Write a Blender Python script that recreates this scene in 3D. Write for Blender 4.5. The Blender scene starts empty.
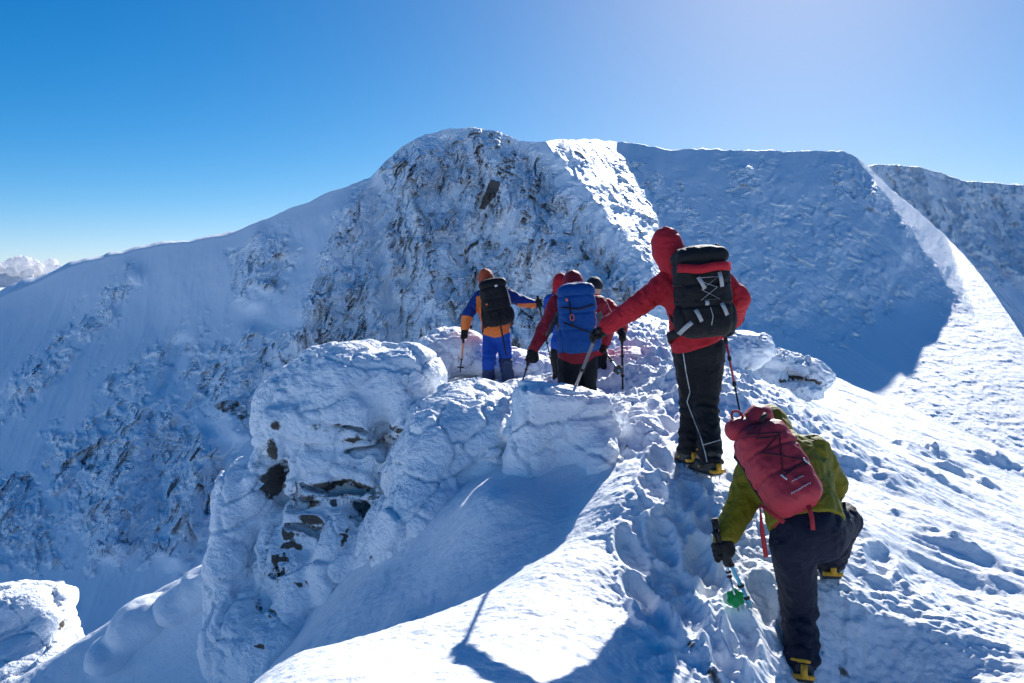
import bpy, math, random
import numpy as np
from mathutils import Vector, Matrix

random.seed(7)
R = math.radians
C = bpy.context.scene.collection
scene = bpy.context.scene

# ------------------------------------------------------------------ camera geometry
FPX, CX, CY = 773.0, 512.0, 341.5
PITCH = R(5.2)
EYE = np.array([0.0, 0.0, 1.65])
FW = np.array([0.0, math.cos(PITCH), -math.sin(PITCH)])
UP = np.array([0.0, math.sin(PITCH), math.cos(PITCH)])
RT = np.array([1.0, 0.0, 0.0])
SUN_EL, SUN_AZ = R(26.3), R(20.0)
SUN = np.array([math.sin(SUN_AZ)*math.cos(SUN_EL), math.cos(SUN_AZ)*math.cos(SUN_EL), math.sin(SUN_EL)])

def at(px, py, d):
    """surveyed point: bearing of the photo point and its distance ahead -> place in the world"""
    return EYE + d*(FW + (px-CX)/FPX*RT - (py-CY)/FPX*UP)

def rays(px, py):
    vx = (px-CX)/FPX
    k = (py-CY)/FPX
    return vx, math.cos(PITCH)-k*math.sin(PITCH), -math.sin(PITCH)-k*math.cos(PITCH)

def unit(v):
    v = np.asarray(v, float)
    return v/max(1e-9, np.linalg.norm(v))

# ------------------------------------------------------------------ noise
_rs = np.random.RandomState(11)
_perm = np.concatenate([_rs.permutation(256)]*2).astype(np.int32)
_g = _rs.normal(size=(256, 3)); _g /= np.linalg.norm(_g, axis=1)[:, None]
_g = _g.astype(np.float32)
_rv = _rs.rand(256, 8).astype(np.float32)

def _hash(ix, iy, iz):
    return _perm[(_perm[(_perm[ix & 255]+iy) & 255]+iz) & 255]

def perlin(P, off=0.0):
    P = np.asarray(P, np.float32)+np.float32(off)
    F = np.floor(P); I = F.astype(np.int32); f = P-F
    u = f*f*f*(f*(f*6-15)+10)
    out = 0
    for dx in (0, 1):
        wx = u[:, 0] if dx else 1-u[:, 0]
        for dy in (0, 1):
            wy = u[:, 1] if dy else 1-u[:, 1]
            for dz in (0, 1):
                wz = u[:, 2] if dz else 1-u[:, 2]
                g = _g[_hash(I[:, 0]+dx, I[:, 1]+dy, I[:, 2]+dz)]
                out = out+wx*wy*wz*(g[:, 0]*(f[:, 0]-dx)+g[:, 1]*(f[:, 1]-dy)+g[:, 2]*(f[:, 2]-dz))
    return out*1.5

def fbm(P, octv=4, gain=.5, lac=2.03, off=0.0):
    P = np.asarray(P, np.float32)
    s, a, n = 0, 1.0, 0.0
    for i in range(octv):
        s = s+a*perlin(P, off+i*17.3); n += a
        P = P*np.float32(lac); a *= gain
    return s/n

def ridged(P, octv=4, gain=.5, lac=2.07, off=0.0):
    P = np.asarray(P, np.float32)
    s, a, n = 0, 1.0, 0.0
    for i in range(octv):
        s = s+a*(1-2*np.abs(perlin(P, off+i*13.7))); n += a
        P = P*np.float32(lac); a *= gain
    return s/n

def facets(P, off=0.0, tilt=.9):
    """blocky rock: every Voronoi cell is a tilted flat slab. returns displacement, cell random"""
    P = np.asarray(P, np.float32)+np.float32(off)
    F = np.floor(P).astype(np.int32)
    best = np.full(len(P), 9e9, np.float32); sec = best.copy()
    disp = np.zeros(len(P), np.float32); rnd = np.zeros(len(P), np.float32)
    for dx in (-1, 0, 1):
        for dy in (-1, 0, 1):
            for dz in (-1, 0, 1):
                I0, I1, I2 = F[:, 0]+dx, F[:, 1]+dy, F[:, 2]+dz
                h = _hash(I0, I1, I2)
                r = _rv[h]
                v = P-np.stack([I0+r[:, 0], I1+r[:, 1], I2+r[:, 2]], 1)
                d = np.abs(v[:, 0])+np.abs(v[:, 1])+np.abs(v[:, 2])*.8
                t = (r[:, 3]-.5)*.9+tilt*((r[:, 4]-.5)*v[:, 0]+(r[:, 5]-.5)*v[:, 1]+(r[:, 6]-.35)*v[:, 2])
                m = d < best
                sec = np.where(m, best, np.minimum(sec, d))
                disp = np.where(m, t, disp); rnd = np.where(m, r[:, 7], rnd)
                best = np.where(m, d, best)
    return disp, rnd, sec-best

def sstep(a, b, x):
    t = np.clip((x-a)/(b-a), 0, 1)
    return t*t*(3-2*t)

# ------------------------------------------------------------------ mesh helpers
def link(name, V, F, mats, parent=None, smooth=True, attrs=None, matidx=None):
    V = np.asarray(V, np.float64)
    if parent is not None:
        o_ = Vector((0, 0, 0)); p = parent
        while p is not None:
            o_ = o_+p.location; p = p.parent
        V = V-np.array(o_)
    me = bpy.data.meshes.new(name)
    if isinstance(F, np.ndarray):
        n, k = F.shape
        me.vertices.add(len(V)); me.vertices.foreach_set('co', V.astype(np.float32).ravel())
        me.loops.add(n*k); me.loops.foreach_set('vertex_index', F.astype(np.int32).ravel())
        me.polygons.add(n)
        me.polygons.foreach_set('loop_start', np.arange(0, n*k, k, dtype=np.int32))
        me.polygons.foreach_set('loop_total', np.full(n, k, np.int32))
        me.update(calc_edges=True)
    else:
        me.from_pydata([tuple(v) for v in V], [], F); me.update()
    me.polygons.foreach_set('use_smooth', np.full(len(me.polygons), smooth))
    for m in (mats if isinstance(mats, (list, tuple)) else [mats]): me.materials.append(m)
    if matidx is not None: me.polygons.foreach_set('material_index', np.asarray(matidx, np.int32))
    for k_, a in (attrs or {}).items():
        at_ = me.attributes.new(k_, 'FLOAT', 'POINT'); at_.data.foreach_set('value', np.asarray(a, np.float32))
    me.validate()
    o = bpy.data.objects.new(name, me); C.objects.link(o)
    if parent is not None: o.parent = parent
    return o

def tag(o, label=None, cat=None, group=None, kind=None):
    if label: o['label'] = label
    if cat: o['category'] = cat
    if group: o['group'] = group
    if kind: o['kind'] = kind
    return o

def empty(name, loc):
    o = bpy.data.objects.new(name, None); C.objects.link(o)
    o.location = Vector(loc); o.empty_display_size = .1
    return o

def rebase(o):
    """move a one-mesh thing's origin to the foot of its bounds"""
    me = o.data; n = len(me.vertices)
    co = np.empty(n*3, np.float32); me.vertices.foreach_get('co', co); co = co.reshape(-1, 3)
    b = np.array([(co[:, 0].min()+co[:, 0].max())/2, (co[:, 1].min()+co[:, 1].max())/2, co[:, 2].min()])
    me.vertices.foreach_set('co', (co-b).astype(np.float32).ravel()); o.location = Vector(b); me.update()
    return o

def tube(pts, r, n=8, caps=True):
    pts = [np.asarray(p, float) for p in pts]
    rr = list(r) if hasattr(r, '__len__') else [r]*len(pts)
    V, F = [], []
    ref = np.array([0, 0, 1.0])
    t0 = unit(pts[1]-pts[0])
    if abs(t0 @ ref) > .9: ref = np.array([0, 1.0, 0])
    for i, p in enumerate(pts):
        t = unit(pts[min(i+1, len(pts)-1)]-pts[max(i-1, 0)])
        a = unit(np.cross(t, ref)); b = np.cross(t, a); ref = -np.cross(t, a) if abs(b @ ref) < 0 else ref
        for k in range(n):
            an = 2*math.pi*k/n
            V.append(p+rr[i]*(math.cos(an)*a+math.sin(an)*b))
    for i in range(len(pts)-1):
        for k in range(n):
            k2 = (k+1) % n
            F.append((i*n+k, i*n+k2, (i+1)*n+k2, (i+1)*n+k))
    if caps:
        F.append(tuple(range(n-1, -1, -1))); F.append(tuple((len(pts)-1)*n+k for k in range(n)))
    return V, F

def join(*vfs):
    V, F = [], []
    for v, f in vfs:
        b = len(V); V += list(v); F += [tuple(i+b for i in q) for q in f]
    return V, F

def ribbon(pts, nrm, w, t=.004):
    """flat webbing: a strip w wide, t thick, along pts, facing nrm"""
    pts = [np.asarray(p, float) for p in pts]
    V, F = [], []
    for i, p in enumerate(pts):
        tg = unit(pts[min(i+1, len(pts)-1)]-pts[max(i-1, 0)])
        nn = nrm[i] if isinstance(nrm, list) else nrm
        s = unit(np.cross(tg, nn)); q = np.cross(s, tg)
        for a, b in ((-1, -1), (1, -1), (1, 1), (-1, 1)):
            V.append(p+s*a*w/2+q*b*t/2)
    for i in range(len(pts)-1):
        for k in range(4):
            k2 = (k+1) % 4
            F.append((i*4+k, i*4+k2, i*4+4+k2, i*4+4+k))
    F.append((3, 2, 1, 0)); n = (len(pts)-1)*4; F.append((n, n+1, n+2, n+3))
    return V, F

# ------------------------------------------------------------------ implicit surfaces
def cap(P, a, b, ra, rb):
    a = np.asarray(a, np.float32); b = np.asarray(b, np.float32)
    ab = b-a; L = max(float(ab @ ab), 1e-9)
    t = np.clip(((P-a) @ ab)/L, 0, 1)
    return np.linalg.norm(P-a-t[:, None]*ab, axis=1)-(ra+(rb-ra)*t)

def ell(P, c, r, M=None):
    q = P-np.asarray(c, np.float32)
    if M is not None: q = q @ np.asarray(M, np.float32).T
    r = np.asarray(r, np.float32)
    k0 = np.linalg.norm(q/r, axis=1); k1 = np.linalg.norm(q/(r*r), axis=1)
    return k0*(k0-1)/np.maximum(k1, 1e-6)

def rbox(P, c, h, rad, M=None):
    q = P-np.asarray(c, np.float32)
    if M is not None: q = q @ np.asarray(M, np.float32).T
    q = np.abs(q)-(np.asarray(h, np.float32)-rad)
    return np.linalg.norm(np.maximum(q, 0), axis=1)+np.minimum(q.max(axis=1), 0)-rad

def smin(a, b, k):
    h = np.clip(.5+.5*(b-a)/k, 0, 1)
    return b*(1-h)+a*h-k*h*(1-h)

def smax(a, b, k): return -smin(-a, -b, k)

def nets(f, lo, hi, h, margin=.04):
    """surface nets over a sparse grid -> verts, quads"""
    B = 8
    lo = np.asarray(lo, float)-2*h; hi = np.asarray(hi, float)+2*h
    nb = np.ceil((hi-lo)/h/B).astype(int)+0
    n = nb*B
    ax = [lo[i]+h*B*(np.arange(nb[i])+.5-.5/B) for i in range(3)]
    G = np.stack(np.meshgrid(*ax, indexing='ij'), -1).reshape(-1, 3).astype(np.float32)
    c = f(G)
    act = np.abs(c) < h*B*.95+margin
    Fg = np.broadcast_to(c.reshape(nb)[:, None, :, None, :, None], (nb[0], B, nb[1], B, nb[2], B)).copy().reshape(n)
    ids = np.argwhere(act.reshape(nb))
    o = np.stack(np.meshgrid(*[np.arange(B)]*3, indexing='ij'), -1).reshape(-1, 3)
    for s in range(0, len(ids), 1500):
        blk = ids[s:s+1500]
        idx = (blk[:, None, :]*B+o[None]).reshape(-1, 3)
        Fg[idx[:, 0], idx[:, 1], idx[:, 2]] = f((lo+h*idx).astype(np.float32))
    # close at the border
    for a_ in range(3):
        sl = [slice(None)]*3
        for e in (0, -1):
            sl[a_] = e; Fg[tuple(sl)] = np.maximum(Fg[tuple(sl)], h*.5)
    ins = Fg < 0
    cs = [ins[i:n[0]-1+i, j:n[1]-1+j, k:n[2]-1+k] for i in (0, 1) for j in (0, 1) for k in (0, 1)]
    any_ = np.logical_or.reduce(cs); all_ = np.logical_and.reduce(cs)
    cells = np.argwhere(any_ & ~all_)
    idm = np.full(any_.shape, -1, np.int64); idm[tuple(cells.T)] = np.arange(len(cells))
    acc = np.zeros((len(cells), 3)); cnt = np.zeros(len(cells))
    for ax_ in range(3):
        o1, o2 = [q for q in range(3) if q != ax_]
        for u in (0, 1):
            for v in (0, 1):
                p0 = cells.copy(); p0[:, o1] += u; p0[:, o2] += v
                p1 = p0.copy(); p1[:, ax_] += 1
                a = Fg[tuple(p0.T)]; b = Fg[tuple(p1.T)]
                m = (a < 0) != (b < 0)
                t = np.where(m, a/np.where(m, a-b, 1), 0)
                q = p0.astype(float); q[:, ax_] += t
                acc[m] += q[m]; cnt[m] += 1
    V = lo+h*acc/np.maximum(cnt, 1)[:, None]
    quads = []
    for ax_ in range(3):
        o1, o2 = (ax_+1) % 3, (ax_+2) % 3
        sl0 = [slice(1, None)]*3; sl0[ax_] = slice(0, n[ax_]-1)
        A = ins[tuple(slice(0, n[q]-1) if q == ax_ else slice(0, n[q]) for q in range(3))]
        Bq = ins[tuple(slice(1, n[q]) if q == ax_ else slice(0, n[q]) for q in range(3))]
        e = np.argwhere(A != Bq)
        e = e[(e[:, o1] > 0) & (e[:, o2] > 0) & (e[:, o1] < n[o1]-1) & (e[:, o2] < n[o2]-1)]
        s = A[tuple(e.T)]
        def cell(d1, d2):
            q = e.copy(); q[:, o1] += d1; q[:, o2] += d2
            return idm[tuple(q.T)]
        q = np.stack([cell(-1, -1), cell(0, -1), cell(0, 0), cell(-1, 0)], 1)
        q[~s] = q[~s][:, ::-1]
        quads.append(q)
    Q = np.concatenate(quads)
    Q = Q[(Q >= 0).all(1)]
    return V, Q

def vnormals(V, F):
    fn = np.cross(V[F[:, 2]]-V[F[:, 0]], V[F[:, 3]]-V[F[:, 1]])
    N = np.zeros_like(V)
    for k in range(4): np.add.at(N, F[:, k], fn)
    return N/np.maximum(np.linalg.norm(N, axis=1), 1e-12)[:, None]

# ------------------------------------------------------------------ materials
def newmat(name):
    m = bpy.data.materials.new(name); m.use_nodes = True
    nt = m.node_tree; b = nt.nodes['Principled BSDF']
    return m, nt, b

def nd(nt, typ, **kw):
    n = nt.nodes.new(typ)
    for k, v in kw.items():
        if k.startswith('i_'): n.inputs[k[2:].replace('_', ' ')].default_value = v
        else: setattr(n, k, v)
    return n

def snow_mat(name, scale, bump, dist, rock=(.10, .088, .078), rocks=False, rough=.62, detail=8, rime=0.0, rock_scale=None, crag=False):
    m, nt, b = newmat(name); L = nt.links.new
    tc = nd(nt, 'ShaderNodeTexCoord')
    geo = nd(nt, 'ShaderNodeNewGeometry')
    n1 = nd(nt, 'ShaderNodeTexNoise'); n1.inputs['Scale'].default_value = scale
    n1.inputs['Detail'].default_value = detail; n1.inputs['Roughness'].default_value = .62
    L(geo.outputs['Position'], n1.inputs['Vector'])
    hsrc = n1.outputs['Fac']
    if rime > 0:
        mp = nd(nt, 'ShaderNodeMapping'); mp.inputs['Scale'].default_value = (1, 1, 1.35)
        mp.inputs['Rotation'].default_value = (.5, .35, .2)
        L(geo.outputs['Position'], mp.inputs['Vector'])
        vo = nd(nt, 'ShaderNodeTexVoronoi'); vo.inputs['Scale'].default_value = rime
        vo.feature = 'SMOOTH_F1'; vo.inputs['Smoothness'].default_value = .35
        nz = nd(nt, 'ShaderNodeTexNoise'); nz.inputs['Scale'].default_value = rime*.45
        L(geo.outputs['Position'], nz.inputs['Vector'])
        ad = nd(nt, 'ShaderNodeMixRGB', blend_type='ADD'); ad.inputs[0].default_value = .12
        L(mp.outputs[0], ad.inputs[1]); L(nz.outputs['Color'], ad.inputs[2]); L(ad.outputs[0], vo.inputs['Vector'])
        mm = nd(nt, 'ShaderNodeMath', operation='MULTIPLY_ADD'); mm.inputs[1].default_value = -.6
        L(vo.outputs['Distance'], mm.inputs[0]); L(n1.outputs['Fac'], mm.inputs[2]); hsrc = mm.outputs[0]
    nf = nd(nt, 'ShaderNodeTexNoise'); nf.inputs['Scale'].default_value = scale*7; nf.inputs['Detail'].default_value = 6; nf.inputs['Roughness'].default_value = .7
    L(geo.outputs['Position'], nf.inputs['Vector'])
    fa_ = nd(nt, 'ShaderNodeMath', operation='MULTIPLY_ADD'); fa_.inputs[1].default_value = .28
    L(nf.outputs['Fac'], fa_.inputs[0]); L(hsrc, fa_.inputs[2]); hsrc = fa_.outputs[0]
    bp = nd(nt, 'ShaderNodeBump'); bp.inputs['Strength'].default_value = bump; bp.inputs['Distance'].default_value = dist
    if crag:
        ca_ = nd(nt, 'ShaderNodeAttribute'); ca_.attribute_name = 'crag'
        cm = nd(nt, 'ShaderNodeMapRange'); cm.inputs['To Min'].default_value = .10; cm.inputs['To Max'].default_value = bump
        L(ca_.outputs['Fac'], cm.inputs['Value']); L(cm.outputs[0], bp.inputs['Strength'])
    L(hsrc, bp.inputs['Height']); L(bp.outputs[0], b.inputs['Normal'])
    b.inputs['Roughness'].default_value = rough
    b.inputs['Specular IOR Level'].default_value = .3
    white = nd(nt, 'ShaderNodeMixRGB'); white.inputs[1].default_value = (.83, .885, .95, 1); white.inputs[2].default_value = (.90, .935, .97, 1)
    L(n1.outputs['Fac'], white.inputs[0])
    if rocks:
        a = nd(nt, 'ShaderNodeAttribute'); a.attribute_name = 'rock'
        rs = rock_scale or scale*1.5
        n2 = nd(nt, 'ShaderNodeTexNoise'); n2.inputs['Scale'].default_value = rs; n2.inputs['Detail'].default_value = 9
        n2.inputs['Roughness'].default_value = .72
        L(geo.outputs['Position'], n2.inputs['Vector'])
        s = nd(nt, 'ShaderNodeMath', operation='MULTIPLY_ADD'); s.inputs[1].default_value = .9
        L(n2.outputs['Fac'], s.inputs[0]); L(a.outputs['Fac'], s.inputs[2])
        rp = nd(nt, 'ShaderNodeMapRange'); rp.inputs['From Min'].default_value = .93; rp.inputs['From Max'].default_value = 1.06
        L(s.outputs[0], rp.inputs['Value'])
        rc = nd(nt, 'ShaderNodeMixRGB'); rc.inputs[1].default_value = (*rock, 1)
        rc.inputs[2].default_value = (rock[0]*2.1, rock[1]*2.0, rock[2]*1.9, 1)
        n3 = nd(nt, 'ShaderNodeTexNoise'); n3.inputs['Scale'].default_value = rs*2.7; n3.inputs['Detail'].default_value = 6
        L(geo.outputs['Position'], n3.inputs['Vector']); L(n3.outputs['Fac'], rc.inputs[0])
        mx = nd(nt, 'ShaderNodeMixRGB'); L(rp.outputs[0], mx.inputs[0]); L(white.outputs[0], mx.inputs[1]); L(rc.outputs[0], mx.inputs[2])
        L(mx.outputs[0], b.inputs['Base Color'])
    else:
        L(white.outputs[0], b.inputs['Base Color'])
    return m

def cloth(name, col, rough=.65, weave=900., folds=20., bump=.5, sheen=.15):
    m, nt, b = newmat(name); L = nt.links.new
    geo = nd(nt, 'ShaderNodeTexCoord')
    n1 = nd(nt, 'ShaderNodeTexNoise'); n1.inputs['Scale'].default_value = folds; n1.inputs['Detail'].default_value = 5
    n1.inputs['Distortion'].default_value = .6
    L(geo.outputs['Object'], n1.inputs['Vector'])
    n2 = nd(nt, 'ShaderNodeTexNoise'); n2.inputs['Scale'].default_value = weave; n2.inputs['Detail'].default_value = 2
    L(geo.outputs['Object'], n2.inputs['Vector'])
    ad = nd(nt, 'ShaderNodeMath', operation='MULTIPLY_ADD'); ad.inputs[1].default_value = .06
    L(n2.outputs['Fac'], ad.inputs[0]); L(n1.outputs['Fac'], ad.inputs[2])
    bp = nd(nt, 'ShaderNodeBump'); bp.inputs['Strength'].default_value = bump; bp.inputs['Distance'].default_value = .03
    L(ad.outputs[0], bp.inputs['Height']); L(bp.outputs[0], b.inputs['Normal'])
    mx = nd(nt, 'ShaderNodeMixRGB'); mx.inputs[1].default_value = (*[c*.86 for c in col], 1)
    mx.inputs[2].default_value = (*[min(1, c*1.12) for c in col], 1)
    L(n1.outputs['Fac'], mx.inputs[0]); L(mx.outputs[0], b.inputs['Base Color'])
    b.inputs['Roughness'].default_value = rough
    b.inputs['Sheen Weight'].default_value = sheen*.2
    b.inputs['Sheen Roughness'].default_value = .5
    b.inputs['Specular IOR Level'].default_value = .22
    return m

def plain(name, col, rough=.5, metal=0.0, spec=.5):
    m, nt, b = newmat(name); L = nt.links.new
    geo = nd(nt, 'ShaderNodeTexCoord')
    n1 = nd(nt, 'ShaderNodeTexNoise'); n1.inputs['Scale'].default_value = 60; n1.inputs['Detail'].default_value = 4
    L(geo.outputs['Object'], n1.inputs['Vector'])
    mx = nd(nt, 'ShaderNodeMixRGB'); mx.inputs[1].default_value = (*[c*.8 for c in col], 1); mx.inputs[2].default_value = (*[min(1, c*1.2) for c in col], 1)
    L(n1.outputs['Fac'], mx.inputs[0]); L(mx.outputs[0], b.inputs['Base Color'])
    b.inputs['Roughness'].default_value = rough; b.inputs['Metallic'].default_value = metal
    b.inputs['Specular IOR Level'].default_value = spec
    return m

M = dict(
    snow=snow_mat('wind_packed_snow', 9, .5, .05, rocks=True, rock_scale=14),
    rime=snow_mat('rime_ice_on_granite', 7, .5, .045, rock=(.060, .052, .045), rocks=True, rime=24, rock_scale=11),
    mtn=snow_mat('mountain_snow_and_granite', .33, .9, 1.6, rock=(.085, .075, .068), rocks=True, rock_scale=.3, detail=10, crag=True),
    far=snow_mat('far_snow', .004, .4, 30),
    red=cloth('red_shell_fabric', (.46, .016, .028)), maroon=cloth('maroon_shell_fabric', (.23, .012, .026)),
    rust=cloth('rust_hood_fabric', (.42, .075, .028)), orange=cloth('orange_fabric', (.85, .21, .05)),
    blue=cloth('royal_blue_fabric', (.006, .032, .20)), trouser_blue=cloth('bright_blue_fabric', (.010, .075, .42)),
    navy=cloth('navy_fabric', (.006, .009, .024)), black=cloth('black_fabric', (.006, .007, .010)),
    olive=cloth('olive_fabric', (.20, .17, .008)), olive_dark=cloth('dark_olive_fabric', (.07, .07, .012)),
    grey=cloth('grey_fabric', (.12, .12, .13)), gaiter=cloth('dark_blue_gaiter', (.03, .05, .12)),
    pack_black=cloth('black_pack_fabric', (.010, .010, .012), folds=9), pack_blue=cloth('blue_pack_fabric', (.003, .062, .25), folds=9),
    pack_red=cloth('red_pack_fabric', (.42, .035, .05), folds=9, rough=.5), pack_lid=cloth('light_pack_fabric', (.30, .33, .38)),
    glove=cloth('black_glove', (.012, .012, .013), rough=.7), skin=plain('skin', (.50, .30, .22), .5),
    web=cloth('black_webbing', (.02, .02, .022)), web_grey=cloth('grey_webbing', (.42, .42, .43)), web_red=cloth('red_webbing', (.40, .03, .04)),
    cord=plain('pale_cord', (.55, .55, .55), .7), cord_dark=plain('dark_cord', (.10, .012, .018), .7),
    piping=plain('pale_piping', (.55, .56, .58), .5), pink=plain('coral_strap', (.75, .16, .12), .6),
    boot=plain('black_boot_leather', (.018, .018, .018), .5), yellow=plain('yellow_boot_trim', (.72, .36, .02), .5),
    steel=plain('crampon_steel', (.35, .35, .36), .35, .9), alu=plain('brushed_alloy', (.62, .63, .65), .3, .9),
    carbon=plain('black_pole', (.02, .02, .022), .35), orange_pole=plain('orange_pole', (.75, .25, .06), .4),
    grey_pole=plain('grey_pole', (.20, .20, .21), .35, .4), cyan=plain('light_blue_pole', (.10, .42, .62), .35),
    green=plain('green_basket', (.015, .33, .06), .45), rubber=plain('black_rubber', (.015, .015, .016), .7),
    white=plain('white_print', (.75, .75, .75), .6), red_pole=plain('red_pole', (.42, .04, .05), .4),
    hat=cloth('black_knit_hat', (.015, .015, .02)),
)
def cloud_mat():
    m, nt, b = newmat('cloud_white'); L = nt.links.new
    b.inputs['Base Color'].default_value = (.93, .93, .94, 1); b.inputs['Roughness'].default_value = 1
    b.inputs['Specular IOR Level'].default_value = 0
    b.inputs['Subsurface Weight'].default_value = 0
    tr = nd(nt, 'ShaderNodeBsdfTranslucent'); tr.inputs['Color'].default_value = (.95, .95, .96, 1)
    mx = nd(nt, 'ShaderNodeMixShader'); mx.inputs[0].default_value = .55
    L(b.outputs[0], mx.inputs[1]); L(tr.outputs[0], mx.inputs[2])
    L(mx.outputs[0], nt.nodes['Material Output'].inputs['Surface'])
    return m
M['cloud'] = cloud_mat()

# ================================================================== SETTING
# ---- near ridge -----------------------------------------------------------------
ridge_px = [  # bearing x, bearing y, distance
    # lit snow by the photographer's feet
    (300, 683, 3.0), (430, 674, 3.02), (560, 683, 3.05), (250, 683, 3.7),
    # sweep up to the block
    (432, 662, 3.25), (490, 636, 3.6), (540, 602, 4.05), (570, 558, 4.6), (615, 505, 5.2), (560, 650, 3.5), (600, 600, 4.3),
    # scoop on the left
    (495, 490, 5.55), (487, 520, 5.35), (472, 560, 5.15), (452, 600, 5.0), (520, 565, 5.0), (545, 540, 5.2), (575, 515, 5.45), (540, 500, 5.75), (590, 490, 5.7), (400, 628, 4.85), (340, 655, 5.1), (420, 560, 5.75), (380, 590, 5.6), (300, 660, 5.3), (455, 500, 6.1), (430, 530, 6.0),
    # below the buttress
    (250, 640, 7.5), (220, 568, 8.2), (185, 585, 8.3), (150, 602, 8.3), (110, 630, 8.2), (80, 655, 8.0), (150, 683, 7.7), (0, 690, 8.0), (60, 690, 7.8), (240, 690, 7.0), (110, 690, 7.8),
    (200, 640, 7.75),
    # trodden steps
    (620, 683, 3.42), (700, 683, 3.62), (740, 683, 3.74), (803, 690, 3.98), (870, 690, 4.1), (960, 690, 4.0), (1030, 690, 3.85),
    (740, 618, 4.1), (690, 600, 4.4), (650, 560, 4.8), (650, 500, 5.25), (720, 540, 4.9), (695, 478, 5.55), (625, 520, 5.1), (650, 440, 6.3),
    # bank on the right
    (820, 580, 4.55), (870, 600, 4.5), (950, 642, 4.2), (1015, 680, 3.95), (860, 572, 4.75), (850, 530, 5.2), (900, 500, 6.5), (960, 600, 4.95),
    (1024, 600, 5.0), (1024, 550, 6.2), (960, 520, 6.6), (1024, 500, 9.3), (830, 480, 6.6), (780, 450, 6.9),
    (860, 440, 9), (930, 455, 10.5), (790, 410, 10),
    # along the crest
    (690, 400, 7.6), (640, 362, 9.2), (700, 372, 9.2), (745, 386, 9.3), (600, 345, 11), (640, 335, 12.5),
    (760, 377, 13), (885, 411, 16), (950, 450, 17), (1024, 492, 18),
]
ridge_w = [(0, 0, .0), (-.9, 0, -.1), (.9, 0, -.05), (0, 1.2, .05), (1.2, 1.5, -.05), (-1.2, 1.5, -.1), (0, -2, .05), (2.5, -2, -.4), (2.6, 1.2, -.45),
    (.65, 7.9, .08), (.2, 8.6, .1), (-.2, 10.3, .10), (.4, 10.8, .12), (-1.0, 10.6, .0), (.9, 9.3, .2), (-.2, 9.0, .05), (0.0, 7.2, .0),
    (-2.5, 2, -1.3), (-4, 3, -2.6), (-2.2, 0, -.9), (-6, 5.5, -3.2), (-8, 6, -4.4), (-1.5, 3.4, -.55),
    (-3.2, 11, -3.4), (-6.2, 10.5, -5.0), (-4.2, 9.6, -3.4), (-8, 11, -6), (-14, 12, -14), (-10, 0, -8), (-25, 20, -28), (-25, -5, -22), (-3, 14, -5), (-6, 20, -13),
    (1, 15, .5), (1, 19, -.6), (1, 25, -4), (3, 40, -16), (0, 80, -48), (5, 14, .0), (6, 18, -1.2), (9, 21, -4), (12, 8, -3.2), (14, 20, -6), (20, 10, -8), (25, 25, -15), (40, 10, -22), (30, 50, -34), (15, -5, -5), (30, -10, -13),
    (0, -10, .2), (-4, -10, -2), (0, -30, 2), (10, -30, -4), (-12, -30, -9), (60, 60, -60), (-60, 60, -70), (-60, -40, -60), (60, -40, -50), (0, 160, -95), (120, 100, -110), (-120, 100, -130), (-120, -60, -120), (120, -60, -110)]
cp = np.array([at(*p) for p in ridge_px]+[np.array(p, float) for p in ridge_w])
CC = .35
def _phi(r2): return np.sqrt(r2+CC*CC)
_A = _phi(((cp[:, None, :2]-cp[None, :, :2])**2).sum(-1))
_n = len(cp)
_S = np.zeros((_n+3, _n+3)); _S[:_n, :_n] = _A-np.eye(_n)*.012
_S[:_n, _n] = 1; _S[:_n, _n+1:] = cp[:, :2]; _S[_n:, :_n] = _S[:_n, _n:].T
_sol = np.linalg.solve(_S, np.concatenate([cp[:, 2], [0, 0, 0]]))
def ridge_base(xy):
    out = np.empty(len(xy))
    for s in range(0, len(xy), 60000):
        q = xy[s:s+60000]
        r2 = ((q[:, None, :]-cp[None, :, :2])**2).sum(-1)
        out[s:s+60000] = _phi(r2) @ _sol[:_n]+_sol[_n]+q @ _sol[_n+1:]
    return out

def blob(xy, px, py, d, ra, rb, ang):
    """soft oval weight on the ground about a surveyed point"""
    c = at(px, py, d)[:2]; q = xy-c
    ca, sa = math.cos(ang), math.sin(ang)
    u = (q[:, 0]*ca+q[:, 1]*sa)/ra; v = (-q[:, 0]*sa+q[:, 1]*ca)/rb
    return np.exp(-(u*u+v*v))

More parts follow.
